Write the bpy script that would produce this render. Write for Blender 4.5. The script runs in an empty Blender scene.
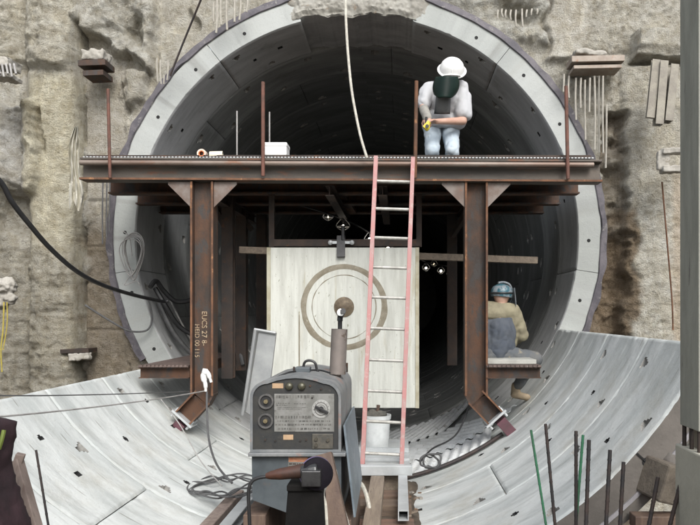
import bpy, math, random
import numpy as np
from mathutils import Vector, Matrix, noise
random.seed(7)
S = bpy.context.scene
COL = S.collection
PI = math.pi
CX, CZ, CY = 0.53, 2.06, -8.64          # camera position; tunnel axis runs along +Y at x=0, z=3
RIN, ROUT, AZ = 2.72, 3.0, 3.0

def P(px, py, d):
    "photo pixel + distance in metres -> world point"
    return Vector((CX + (px-400)/700*d, CY + d, CZ - (py-313)/700*d))

# ---------------------------------------------------------------- materials
def _mat(name):
    m = bpy.data.materials.new(name); m.use_nodes = True
    nt = m.node_tree; b = nt.nodes['Principled BSDF']
    return m, nt, b
def N(nt, t, **kw):
    n = nt.nodes.new(t)
    for k, v in kw.items():
        if k.startswith('i_'):
            n.inputs[int(k[2:])].default_value = v
        else: setattr(n, k, v)
    return n
def mixc(nt, fac, a, b, mode='MIX'):
    n = nt.nodes.new('ShaderNodeMix'); n.data_type = 'RGBA'; n.blend_type = mode
    for sock, v in ((n.inputs[0], fac), (n.inputs[6], a), (n.inputs[7], b)):
        if hasattr(v, 'links') or isinstance(v, bpy.types.NodeSocket): nt.links.new(v, sock)
        elif isinstance(v, tuple): sock.default_value = (*v, 1) if len(v) == 3 else v
        else: sock.default_value = v
    return n.outputs[2]
def noise_tex(nt, vec, scale, detail=5, rough=.6, dist=0):
    n = N(nt, 'ShaderNodeTexNoise'); n.inputs['Scale'].default_value = scale
    n.inputs['Detail'].default_value = detail; n.inputs['Roughness'].default_value = rough
    n.inputs['Distortion'].default_value = dist
    nt.links.new(vec, n.inputs['Vector']); return n.outputs['Fac']
def ramp(nt, fac, p0, p1):
    n = N(nt, 'ShaderNodeMapRange'); n.inputs[1].default_value = p0; n.inputs[2].default_value = p1
    n.interpolation_type = 'SMOOTHSTEP'
    nt.links.new(fac, n.inputs[0]); return n.outputs[0]
def mapping(nt, vec, scale, loc=(0,0,0)):
    n = N(nt, 'ShaderNodeMapping'); n.inputs['Scale'].default_value = scale; n.inputs['Location'].default_value = loc
    nt.links.new(vec, n.inputs[0]); return n.outputs[0]
def bump(nt, b, h, strength, dist=.02):
    n = N(nt, 'ShaderNodeBump'); n.inputs['Strength'].default_value = strength; n.inputs['Distance'].default_value = dist
    nt.links.new(h, n.inputs['Height']); nt.links.new(n.outputs[0], b.inputs['Normal'])

def M(name, c1, c2=None, scale=6, rough=.7, metal=0, c3=None, c3t=(.58,.68), bmp=.15, bscale=40, stretch=(1,1,1), s3=None, spec=.5):
    m, nt, b = _mat(name)
    tc = N(nt, 'ShaderNodeTexCoord').outputs['Object']
    v = mapping(nt, tc, stretch)
    c2 = c2 or tuple(x*.75 for x in c1)
    col = mixc(nt, ramp(nt, noise_tex(nt, v, scale, 6, .65), .35, .65), c1, c2)
    if c3:
        v2 = mapping(nt, tc, stretch, (3.1, 7.7, 1.3))
        col = mixc(nt, ramp(nt, noise_tex(nt, v2, s3 or scale*1.7, 6, .7), *c3t), col, c3)
    nt.links.new(col, b.inputs['Base Color'])
    r = N(nt, 'ShaderNodeMapRange'); r.inputs[3].default_value = rough-.12; r.inputs[4].default_value = min(1, rough+.12)
    nt.links.new(noise_tex(nt, v, scale*2.3, 3), r.inputs[0]); nt.links.new(r.outputs[0], b.inputs['Roughness'])
    b.inputs['Metallic'].default_value = metal
    b.inputs['Specular IOR Level'].default_value = spec
    if bmp: bump(nt, b, noise_tex(nt, tc, bscale, 5, .65), bmp, .01)
    return m

def concrete_ring(name, c1, c2, dirt, streak=1.0, dirt_t=(.55,.75), wall_dirt=False):
    "precast concrete with scrape streaks that run round the ring"
    m, nt, b = _mat(name)
    tc = N(nt, 'ShaderNodeTexCoord').outputs['Object']
    sp = N(nt, 'ShaderNodeSeparateXYZ'); nt.links.new(tc, sp.inputs[0])
    zz = N(nt, 'ShaderNodeMath', operation='SUBTRACT'); nt.links.new(sp.outputs[2], zz.inputs[0]); zz.inputs[1].default_value = AZ
    at = N(nt, 'ShaderNodeMath', operation='ARCTAN2'); nt.links.new(sp.outputs[0], at.inputs[0]); nt.links.new(zz.outputs[0], at.inputs[1])
    # atan2(x, z-3): seam at the invert is at +-pi, so flip sign: use atan2(x, -(z-3))
    neg = N(nt, 'ShaderNodeMath', operation='MULTIPLY'); nt.links.new(zz.outputs[0], neg.inputs[0]); neg.inputs[1].default_value = -1
    nt.links.new(neg.outputs[0], at.inputs[1])
    ar = N(nt, 'ShaderNodeMath', operation='MULTIPLY'); nt.links.new(at.outputs[0], ar.inputs[0]); ar.inputs[1].default_value = 2.72
    cv = N(nt, 'ShaderNodeCombineXYZ'); nt.links.new(ar.outputs[0], cv.inputs[0]); nt.links.new(sp.outputs[1], cv.inputs[1])
    v = cv.outputs[0]
    vs = mapping(nt, v, (.6, 2.6, 1))
    vb = mapping(nt, v, (.35, 1.1, 1), (5, 2, 0))
    s1 = noise_tex(nt, vs, 2.6, 9, .68, .35); s2 = noise_tex(nt, vb, 2.4, 4, .55, .3)
    blot = noise_tex(nt, v, 1.3, 7, .7)
    col = mixc(nt, ramp(nt, s2, .36, .66), c1, c2)
    f = N(nt, 'ShaderNodeMath', operation='MULTIPLY'); nt.links.new(ramp(nt, s1, .46, .72), f.inputs[0]); f.inputs[1].default_value = .5*streak
    col = mixc(nt, f.outputs[0], col, tuple(x*.62 for x in c2))
    fw = N(nt, 'ShaderNodeMath', operation='MULTIPLY'); nt.links.new(ramp(nt, s1, .46, .26), fw.inputs[0]); fw.inputs[1].default_value = .55*streak
    col = mixc(nt, fw.outputs[0], col, tuple(min(.8, x*1.25) for x in c1))
    fd = N(nt, 'ShaderNodeMath', operation='MULTIPLY'); nt.links.new(ramp(nt, blot, *dirt_t), fd.inputs[0]); fd.inputs[1].default_value = .6
    col = mixc(nt, fd.outputs[0], col, dirt)
    sx = mapping(nt, v, (1.1, 13, 1), (9, 4, 0))
    fx = N(nt, 'ShaderNodeMath', operation='MULTIPLY'); nt.links.new(ramp(nt, noise_tex(nt, sx, 2.2, 3, .5, .5), .66, .74), fx.inputs[0]); fx.inputs[1].default_value = .55*streak
    col = mixc(nt, fx.outputs[0], col, tuple(x*.5 for x in dirt))
    nt.links.new(col, b.inputs['Base Color'])
    b.inputs['Roughness'].default_value = .88; b.inputs['Specular IOR Level'].default_value = .25
    gr = noise_tex(nt, tc, 46, 6, .8)
    l_ = [l for l in nt.links if l.to_socket == b.inputs['Base Color']][0].from_socket
    nt.links.new(mixc(nt, ramp(nt, gr, .57, .70), l_, mixc(nt, 1.0, l_, (.72,.71,.68), 'MULTIPLY')), b.inputs['Base Color'])
    bump(nt, b, noise_tex(nt, tc, 24, 8, .75), .45, .015)
    return m

def rock_mat(name):
    m, nt, b = _mat(name)
    tc = N(nt, 'ShaderNodeTexCoord').outputs['Object']
    at = N(nt, 'ShaderNodeAttribute'); at.attribute_name = 'Col'
    n1 = noise_tex(nt, tc, 9, 8, .7); n2 = noise_tex(nt, tc, 2.2, 6, .6)
    col = mixc(nt, ramp(nt, n1, .3, .7), at.outputs['Color'], mixc(nt, 1.0, at.outputs['Color'], (.66,.62,.55), 'MULTIPLY'))
    f = N(nt, 'ShaderNodeMath', operation='MULTIPLY'); nt.links.new(ramp(nt, n2, .5, .7), f.inputs[0]); f.inputs[1].default_value = .4
    col = mixc(nt, f.outputs[0], col, mixc(nt, 1.0, at.outputs['Color'], (.95,.90,.80), 'MULTIPLY'))
    sp = noise_tex(nt, tc, 34, 8, .8); sp2 = noise_tex(nt, mapping(nt, tc, (1,1,.35)), 6, 9, .75)
    col = mixc(nt, ramp(nt, sp, .54, .66), col, mixc(nt, 1.0, col, (.50,.49,.45), 'MULTIPLY'))
    col = mixc(nt, ramp(nt, noise_tex(nt, tc, 11, 9, .8, .6), .58, .68), col, mixc(nt, 1.0, col, (.60,.58,.52), 'MULTIPLY'))
    col = mixc(nt, ramp(nt, noise_tex(nt, mapping(nt, tc, (7,7,.7)), 1.6, 6, .6), .56, .68), col, mixc(nt, 1.0, col, (.88,.87,.84), 'MULTIPLY'))
    col = mixc(nt, ramp(nt, sp2, .50, .36), col, mixc(nt, 1.0, col, (1.22,1.22,1.2), 'MULTIPLY'))
    nt.links.new(col, b.inputs['Base Color']); b.inputs['Roughness'].default_value = .9
    b.inputs['Specular IOR Level'].default_value = .25
    h = N(nt, 'ShaderNodeMath', operation='ADD'); nt.links.new(noise_tex(nt, tc, 14, 10, .75), h.inputs[0]); nt.links.new(noise_tex(nt, tc, 55, 6, .7), h.inputs[1])
    bump(nt, b, h.outputs[0], 1.0, .055)
    return m

def emit(name, c, s):
    m, nt, b = _mat(name); b.inputs['Emission Color'].default_value = (*c, 1); b.inputs['Emission Strength'].default_value = s
    b.inputs['Base Color'].default_value = (*c, 1); return m

RUST = M('rusty_steel', (.042,.032,.026), (.095,.047,.026), 5, .75, .15, c3=(.05,.045,.042), c3t=(.5,.62), bmp=.3, bscale=60, stretch=(1,1,.5))
RUSTO = M('orange_rust', (.17,.08,.04), (.09,.048,.03), 6, .8, .1, c3=(.30,.15,.07), bmp=.3, bscale=60)
BEAMG = M('weathered_steel_grey', (.065,.058,.05), (.11,.092,.075), 3, .6, .3, c3=(.15,.07,.04), c3t=(.52,.66), bmp=.2, bscale=50, stretch=(.5,1,2))
DARKST = M('dark_steel', (.035,.03,.027), (.06,.04,.03), 5, .7, .3, c3=(.09,.045,.025), bmp=.2)
RINGC = concrete_ring('ring_face_concrete', (.41,.425,.41), (.32,.335,.32), (.28,.27,.235), .8)
INVC = concrete_ring('scraped_concrete', (.60,.62,.60), (.46,.485,.47), (.37,.355,.30), 1.15, (.48,.74))
INNC = concrete_ring('shaded_tunnel_concrete', (.32,.33,.32), (.23,.235,.23), (.13,.125,.115), .8)  # tunnel shade put into the colour: darker copy of the ring concrete
INNF = concrete_ring('lightened_mouth_concrete', (.54,.55,.545), (.44,.45,.445), (.16,.155,.14), .8)  # same concrete, lightened to stand for daylight reaching inside the mouth
INND = concrete_ring('shaded_deep_concrete', (.19,.195,.19), (.14,.145,.14), (.09,.085,.08), .8)  # same concrete, darker still: deep tunnel shade put into the colour
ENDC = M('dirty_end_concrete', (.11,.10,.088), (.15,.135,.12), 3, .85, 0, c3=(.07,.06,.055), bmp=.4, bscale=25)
HOLE = M('dark_hole', (.015,.015,.015), None, 5, .9, bmp=0)
POCK = M('grime_shade_pocket', (.33,.325,.30), (.22,.215,.20), 16, .9, c3=(.16,.12,.09), bmp=.4)  # dark tone painted into the pockets, for grime and recess shade
GASK = M('rubber_seal', (.07,.065,.075), (.12,.11,.12), 8, .7, c3=(.2,.19,.18), bmp=.5)
ROCK = rock_mat('excavated_face')
GROUT = M('rough_grout', (.33,.32,.285), (.24,.23,.20), 7, .9, c3=(.22,.18,.135), bmp=.9, bscale=20)
SHOT = M('shotcrete_grey', (.38,.36,.32), (.28,.265,.23), 6, .9, c3=(.22,.2,.16), bmp=.6, bscale=25)
MUD = M('mud', (.12,.095,.07), (.07,.055,.04), 3, .8, c3=(.2,.17,.13), bmp=.8, bscale=18)
WOOD = M('weathered_timber', (.27,.22,.165), (.19,.15,.115), 4, .8, c3=(.12,.09,.07), bmp=.3, stretch=(6,.5,6))
WOODP = M('pinkish_timber', (.25,.20,.17), (.17,.13,.11), 4, .8, c3=(.14,.1,.08), bmp=.3, stretch=(5,5,.6))
WOODB = M('brown_plank', (.085,.055,.042), (.13,.088,.062), 4, .7, bmp=.3, stretch=(5,5,.6))
PINK = M('pink_painted_rail', (.42,.185,.175), (.38,.225,.21), 9, .55, c3=(.42,.30,.27), c3t=(.54,.64), bmp=.2)
ALU = M('aluminium', (.50,.49,.45), (.33,.32,.29), 14, .55, .3, c3=(.3,.29,.27), bmp=.05)
GALV = M('galvanised_sheet', (.52,.54,.54), (.42,.44,.44), 4, .5, .25, c3=(.2,.2,.19), c3t=(.6,.75), bmp=.1)
WGREY = M('welder_paint', (.085,.10,.108), (.05,.06,.066), 3, .5, .1, c3=(.09,.085,.08), c3t=(.6,.7), bmp=.08)
WPALE = M('welder_hood_paint', (.24,.245,.24), (.14,.15,.155), 5, .5, .1, c3=(.26,.17,.14), c3t=(.56,.68), bmp=.08)
WDARK = M('welder_panel_black', (.022,.024,.025), (.035,.034,.03), 12, .55, bmp=.15, c3=(.08,.07,.06), c3t=(.62,.74))
WPLATE = M('nameplate', (.25,.25,.235), (.17,.17,.155), 14, .45, .2, c3=(.12,.11,.1), c3t=(.6,.7), bmp=.05)
ORLAB = M('orange_label', (.42,.17,.09), (.5,.28,.17), 30, .6, bmp=0)
YELAB = M('tan_label', (.45,.30,.18), (.36,.25,.15), 30, .6, bmp=0)
WHITE = M('white_plastic', (.78,.78,.76), (.70,.70,.68), 6, .4, bmp=.03)
BUCK = M('bucket_plastic', (.66,.68,.67), (.52,.54,.53), 6, .45, c3=(.35,.34,.3), c3t=(.62,.74), bmp=.05)
BLACK = M('black_rubber', (.014,.014,.015), (.025,.025,.025), 8, .5, bmp=.1)
BLACKM = M('matte_black', (.007,.007,.007), (.012,.011,.010), 8, .9, bmp=.1, spec=.15)
GREYR = M('grey_cable', (.10,.10,.10), (.06,.06,.06), 8, .6, bmp=.1)
WIRE = M('pale_wire', (.36,.35,.33), (.24,.23,.22), 8, .6, bmp=.1)
ROPE = M('pale_rope', (.60,.58,.50), (.45,.43,.37), 30, .8, bmp=.4, bscale=120)
SKIN = M('skin', (.52,.33,.25), (.46,.27,.20), 10, .5, bmp=.05)
TEE = M('grey_shirt', (.47,.475,.485), (.43,.435,.445), 5, .85, bmp=.25, bscale=22)
JEANL = M('pale_denim', (.37,.44,.50), (.44,.50,.54), 5, .85, c3=(.47,.51,.53), bmp=.3, bscale=22)
JEAND = M('dusty_denim', (.085,.095,.105), (.12,.12,.115), 8, .85, c3=(.20,.18,.14), bmp=.3, bscale=22)
TAN = M('tan_leather', (.26,.235,.155), (.185,.165,.11), 7, .8, bmp=.3, bscale=20)
BLUEG = M('blue_grey_cloth', (.060,.072,.092), (.085,.095,.11), 7, .85, bmp=.3, bscale=20)
SHIELD = M('green_visor', (.002,.010,.007), (.003,.015,.010), 4, .5, bmp=0, spec=.25)
BIB = M('dark_bib', (.05,.055,.055), (.08,.085,.085), 8, .6, bmp=.1)
TEAL = M('teal_helmet', (.02,.09,.12), (.05,.13,.16), 8, .35, c3=(.20,.23,.25), c3t=(.46,.54), bmp=0)
GLOVE = M('grey_glove', (.30,.29,.26), (.22,.21,.19), 10, .85, bmp=.2)
YEL = M('yellow_plastic', (.70,.58,.05), (.6,.48,.04), 10, .5, bmp=0)
BOOT = M('tan_boot', (.34,.27,.18), (.24,.19,.13), 10, .8, bmp=.2)
HAIR = M('dark_hair', (.03,.02,.015), None, 10, .8)
REDR = M('red_oxide_rod', (.15,.062,.042), (.085,.042,.03), 8, .75, bmp=.2)
GREENR = M('green_coated_bar', (.03,.14,.07), (.04,.10,.06), 8, .5, bmp=.1)
DKBAR = M('dark_bar', (.03,.03,.032), (.055,.04,.035), 8, .6, .3, bmp=.2)
MAROON = M('maroon_steel', (.12,.045,.06), (.08,.04,.045), 8, .6, bmp=.15)
CLOTHM = M('dark_maroon_cloth', (.012,.005,.007), (.022,.008,.011), 8, .9, bmp=.3)
LIME = M('lime_stripe', (.13,.17,.03), None, 10, .7)
PLASTIC_OR = M('brown_orange_grip', (.07,.028,.017), (.035,.02,.015), 10, .5, bmp=.05)
CHALK = M('chalk_marks', (.46,.37,.25), (.25,.16,.10), 30, .9, bmp=0)
PURPLE = M('purple_rim_highlight', (.08,.06,.14), (.16,.13,.22), 14, .3, .6, bmp=0)  # purple highlight put into the guard rim's own colour
PILLAR = M('grey_column', (.29,.295,.25), (.22,.225,.19), 4, .7, c3=(.12,.11,.10), c3t=(.6,.74), bmp=.15, stretch=(3,3,.6))
PILBLK = M('column_base_block', (.42,.41,.34), (.34,.33,.27), 4, .8, bmp=.3)
LAMP = emit('lit_bulb', (1,.93,.8), 9)
SPARK = emit('lit_bulb_dim', (1,.85,.6), 5)
FABR = M('dusty_fabric', (.58,.56,.48), (.46,.44,.37), 6, .9, c3=(.27,.24,.18), bmp=.4)

# panel material: cream paint with speckles and runs
def panel_mat():
    m, nt, b = _mat('cream_painted_board')
    tc = N(nt, 'ShaderNodeTexCoord').outputs['Object']
    v = mapping(nt, tc, (8, 8, .8)); vf = mapping(nt, tc, (14, 14, 7))
    col = mixc(nt, ramp(nt, noise_tex(nt, v, 1.6, 6, .7), .35, .65), (.56,.57,.52), (.44,.445,.40))
    col = mixc(nt, ramp(nt, noise_tex(nt, vf, 2.0, 7, .75), .60, .66), col, (.20,.20,.14))
    f = N(nt, 'ShaderNodeMath', operation='MULTIPLY'); nt.links.new(ramp(nt, noise_tex(nt, mapping(nt, tc, (5, 5, .5), (2, 1, 0)), 2.0, 5, .6), .56, .68), f.inputs[0]); f.inputs[1].default_value = .55
    col = mixc(nt, f.outputs[0], col, (.33,.29,.18))
    nt.links.new(col, b.inputs['Base Color']); b.inputs['Roughness'].default_value = .7
    bump(nt, b, noise_tex(nt, tc, 40, 5, .7), .2, .01)
    return m
BOARD = panel_mat()
STAIN = M('brown_weld_stain', (.18,.155,.11), (.26,.235,.18), 7, .8, c3=(.48,.47,.38), c3t=(.60,.72), bmp=.3)

# ---------------------------------------------------------------- mesh builder
ORG = {}
def ortho(d, up=(0,0,1)):
    d = Vector(d).normalized(); up = Vector(up)
    if abs(d.dot(up)) > .985: up = Vector((0,1,0)) if abs(d.y) < .9 else Vector((1,0,0))
    s = d.cross(up).normalized(); u = s.cross(d).normalized()
    return d, s, u
class MB:
    def __init__(self): self.v, self.f, self.mi = [], [], []
    def add(self, vs, fs, mi=0):
        o = len(self.v); self.v += [Vector(x) for x in vs]
        for f in fs: self.f.append([i+o for i in f]); self.mi.append(mi)
        return self
    def box(self, x0, x1, y0, y1, z0, z1, mi=0):
        vs = [(x,y,z) for z in (z0,z1) for y in (y0,y1) for x in (x0,x1)]
        return self.add(vs, [(0,2,3,1),(4,5,7,6),(0,1,5,4),(2,6,7,3),(0,4,6,2),(1,3,7,5)], mi)
    def bar(self, p0, p1, w, h, up=(0,0,1), mi=0):
        p0, p1 = Vector(p0), Vector(p1); d, s, u = ortho(p1-p0, up)
        return self.prism(p0, p1, [(-w/2,-h/2),(w/2,-h/2),(w/2,h/2),(-w/2,h/2)], up, mi)
    def prism(self, p0, p1, prof, up=(0,0,1), mi=0, taper=1):
        p0, p1 = Vector(p0), Vector(p1); d, s, u = ortho(p1-p0, up); n = len(prof)
        vs = [p0+s*a+u*b for a,b in prof] + [p1+(s*a+u*b)*taper for a,b in prof]
        fs = [(i,(i+1)%n,n+(i+1)%n,n+i) for i in range(n)] + [tuple(range(n-1,-1,-1)), tuple(range(n,2*n))]
        return self.add(vs, fs, mi)
    def ibeam(self, p0, p1, H, W, tf=.014, tw=.010, up=(0,0,1), mi=0):
        h, w, t = H/2, W/2, tw/2
        pr = [(-w,-h),(w,-h),(w,-h+tf),(t,-h+tf),(t,h-tf),(w,h-tf),(w,h),(-w,h),(-w,h-tf),(-t,h-tf),(-t,-h+tf),(-w,-h+tf)]
        return self.prism(p0, p1, pr, up, mi)
    def channel(self, p0, p1, H, W, t=.008, up=(0,0,1), mi=0):
        h, w = H/2, W/2
        return self.prism(p0, p1, [(-w,-h),(w,-h),(w,-h+t),(-w+t,-h+t),(-w+t,h-t),(w,h-t),(w,h),(-w,h)], up, mi)
    def cyl(self, p0, p1, r0, r1=None, n=12, mi=0, cap=True):
        r1 = r0 if r1 is None else r1
        p0, p1 = Vector(p0), Vector(p1); d, s, u = ortho(p1-p0)
        vs = []
        for p, r in ((p0,r0),(p1,r1)):
            vs += [p+(s*math.cos(a)+u*math.sin(a))*r for a in (2*PI*k/n for k in range(n))]
        fs = [(i,(i+1)%n,n+(i+1)%n,n+i) for i in range(n)]
        if cap: fs += [tuple(range(n-1,-1,-1)), tuple(range(n,2*n))]
        return self.add(vs, fs, mi)
    def pipe(self, p0, p1, ro, ri, n=16, mi=0):
        p0, p1 = Vector(p0), Vector(p1); d, s, u = ortho(p1-p0); vs=[]
        for p, r in ((p0,ro),(p1,ro),(p1,ri),(p0,ri)):
            vs += [p+(s*math.cos(a)+u*math.sin(a))*r for a in (2*PI*k/n for k in range(n))]
        fs = []
        for j in range(4):
            a, b = j*n, ((j+1)%4)*n
            fs += [(a+i, a+(i+1)%n, b+(i+1)%n, b+i) for i in range(n)]
        return self.add(vs, fs, mi)
    def tube(self, pts, r, n=7, mi=0, smooth=6, closed=False):
        pts = [Vector(p) for p in pts]
        if smooth and len(pts) > 2:
            q = []; m = len(pts)
            rng = range(m) if closed else range(m-1)
            for i in rng:
                if closed: a,b,c,d = pts[i-1], pts[i], pts[(i+1)%m], pts[(i+2)%m]
                else: a,b,c,d = pts[max(i-1,0)], pts[i], pts[i+1], pts[min(i+2,m-1)]
                for k in range(smooth):
                    t = k/smooth
                    q.append(.5*((2*b)+(c-a)*t+(2*a-5*b+4*c-d)*t*t+(3*b-3*c+d-a)*t**3))
            if not closed: q.append(pts[-1])
            pts = q
        m = len(pts); vs = []; pu = None
        for i, p in enumerate(pts):
            if closed: d = pts[(i+1)%m]-pts[i-1]
            else: d = pts[min(i+1,m-1)]-pts[max(i-1,0)]
            if d.length < 1e-9: d = Vector((0,0,1))
            d.normalize()
            if pu is None: _, s, u = ortho(d)
            else:
                u = pu - d*pu.dot(d)
                u = u.normalized() if u.length > 1e-6 else ortho(d)[2]
                s = d.cross(u)
            pu = u
            rr = r[min(i*len(r)//m, len(r)-1)] if isinstance(r, (list,tuple)) else r
            vs += [p+(s*math.cos(a)+u*math.sin(a))*rr for a in (2*PI*k/n for k in range(n))]
        fs = []
        for i in range(m if closed else m-1):
            a, b = i*n, ((i+1)%m)*n
            fs += [(a+k, a+(k+1)%n, b+(k+1)%n, b+k) for k in range(n)]
        if not closed: fs += [tuple(range(n-1,-1,-1)), tuple(range((m-1)*n, m*n))]
        return self.add(vs, fs, mi)
    def lathe(self, c, axis, prof, n=20, mi=0):
        "prof: (distance along axis, radius)"
        c = Vector(c); d, s, u = ortho(axis); vs=[]
        for h, r in prof:
            vs += [c+d*h+(s*math.cos(a)+u*math.sin(a))*max(r,1e-4) for a in (2*PI*k/n for k in range(n))]
        fs=[]
        for j in range(len(prof)-1):
            fs += [(j*n+i, j*n+(i+1)%n, (j+1)*n+(i+1)%n, (j+1)*n+i) for i in range(n)]
        fs += [tuple(range(n-1,-1,-1)), tuple(range((len(prof)-1)*n, len(prof)*n))]
        return self.add(vs, fs, mi)
    def ball(self, c, r, n=12, mi=0, rot=None):
        c = Vector(c); r = Vector((r,r,r)) if not hasattr(r,'__len__') else Vector(r)
        vs=[]; m = n
        for j in range(1,m):
            t = PI*j/m
            for i in range(2*m):
                a = PI*i/m
                q = Vector((r.x*math.sin(t)*math.cos(a), r.y*math.sin(t)*math.sin(a), r.z*math.cos(t)))
                vs.append(c+(rot@q if rot else q))
        top = Vector((0,0,r.z)); k=2*m
        vs += [c+(rot@top if rot else top), c-(rot@top if rot else top)]
        fs=[(j*k+i, (j+1)*k+i, (j+1)*k+(i+1)%k, j*k+(i+1)%k) for j in range(m-2) for i in range(k)]
        T, B = len(vs)-2, len(vs)-1
        fs += [(T, i, (i+1)%k) for i in range(k)] + [(B, (m-2)*k+(i+1)%k, (m-2)*k+i) for i in range(k)]
        return self.add(vs, fs, mi)
    def cap(self, p0, p1, r0, r1=None, n=12):
        "capsule"
        r1 = r0 if r1 is None else r1
        p0, p1 = Vector(p0), Vector(p1)
        self.ball(p0, r0, 8); self.ball(p1, r1, 8); return self.cyl(p0, p1, r0, r1, n)
    def build(self, name, mats, parent=None, smooth=False, bevel=0, jitter=0):
        mats = mats if isinstance(mats, (list,tuple)) else [mats]
        if parent is None:
            xs=[v.x for v in self.v]; ys=[v.y for v in self.v]; zs=[v.z for v in self.v]
            org = Vector(((min(xs)+max(xs))/2, (min(ys)+max(ys))/2, min(zs)))
        else: org = ORG[parent.name]
        me = bpy.data.meshes.new(name)
        me.from_pydata([tuple(v-org) for v in self.v], [], self.f)
        me.polygons.foreach_set('material_index', self.mi)
        for m in mats: me.materials.append(m)
        if smooth: me.polygons.foreach_set('use_smooth', [True]*len(me.polygons))
        me.update()
        o = bpy.data.objects.new(name, me); COL.objects.link(o)
        ORG[o.name] = org.copy()
        if parent is None: o.location = org
        else: o.parent = parent
        if bevel:
            b = o.modifiers.new('bevel', 'BEVEL'); b.width = bevel; b.segments = 2; b.limit_method = 'ANGLE'
        if smooth:
            try: me.set_sharp_from_angle(angle=math.radians(42))
            except Exception: pass
        return o
def tag(o, label=None, cat=None, group=None, kind=None):
    if label: o['label'] = label
    if cat: o['category'] = cat
    if group: o['group'] = group
    if kind: o['kind'] = kind
    return o
def thing(name, loc, label, cat, group=None):
    o = bpy.data.objects.new(name, None); COL.objects.link(o); o.location = loc; o.empty_display_size = .1
    ORG[o.name] = Vector(loc); return tag(o, label, cat, group)
def organic(o, voxel=.014, it=6):
    r = o.modifiers.new('remesh', 'REMESH'); r.mode = 'VOXEL'; r.voxel_size = voxel; r.use_smooth_shade = True
    s = o.modifiers.new('smooth', 'SMOOTH'); s.factor = .6; s.iterations = it
    return o
def wrinkle(o, strength, scale):
    t = bpy.data.textures.new(o.name+'_folds', 'CLOUDS'); t.noise_scale = scale; t.noise_depth = 2
    d = o.modifiers.new('folds', 'DISPLACE'); d.texture = t; d.strength = strength; d.mid_level = .5
    return o
def creases(o, strength=.018, scale=.16):
    t = bpy.data.textures.new(o.name+'_creases', 'MARBLE'); t.noise_scale = scale; t.turbulence = 9; t.noise_depth = 1; t.marble_type = 'SHARP'
    d = o.modifiers.new('creases', 'DISPLACE'); d.texture = t; d.strength = strength; d.mid_level = .5
    m = o.modifiers.new('soft', 'SMOOTH'); m.factor = .5; m.iterations = 1
    return o
def lumpy(o,v=.012,st=.05,sc=.06):
    m=o.modifiers.new('r','REMESH'); m.mode='VOXEL'; m.voxel_size=v; m.use_smooth_shade=True
    wrinkle(o,st,sc); return o
# ---------------------------------------------------------------- numpy noise
_rng = np.random.RandomState(11)
_T = _rng.rand(256, 256)
def vnoise(x, y):
    xi = np.floor(x).astype(int); yi = np.floor(y).astype(int); fx = x-xi; fy = y-yi
    fx = fx*fx*(3-2*fx); fy = fy*fy*(3-2*fy)
    a = _T[yi%256, xi%256]; b = _T[yi%256, (xi+1)%256]; c = _T[(yi+1)%256, xi%256]; d = _T[(yi+1)%256, (xi+1)%256]
    return (a*(1-fx)+b*fx)*(1-fy)+(c*(1-fx)+d*fx)*fy
def fbm(x, y, o=5, g=.5):
    s = 0; a = 1; t = 0
    for k in range(o):
        s = s+a*(vnoise(x*2**k+17.3*k, y*2**k+9.1*k)-.5); t += a; a *= g
    return s/t*2
def ridged(x, y, o=5):
    s = 0; a = 1; t = 0
    for k in range(o):
        s = s+a*(1-abs(2*vnoise(x*2**k+31.3*k, y*2**k+3.1*k)-1)); t += a; a *= .55
    return s/t
def sst(a, b, x):
    t = np.clip((x-a)/(b-a), 0, 1); return t*t*(3-2*t)
def win(x, a, b, s):
    return sst(a-s, a+s, x)*(1-sst(b-s, b+s, x))

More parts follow.
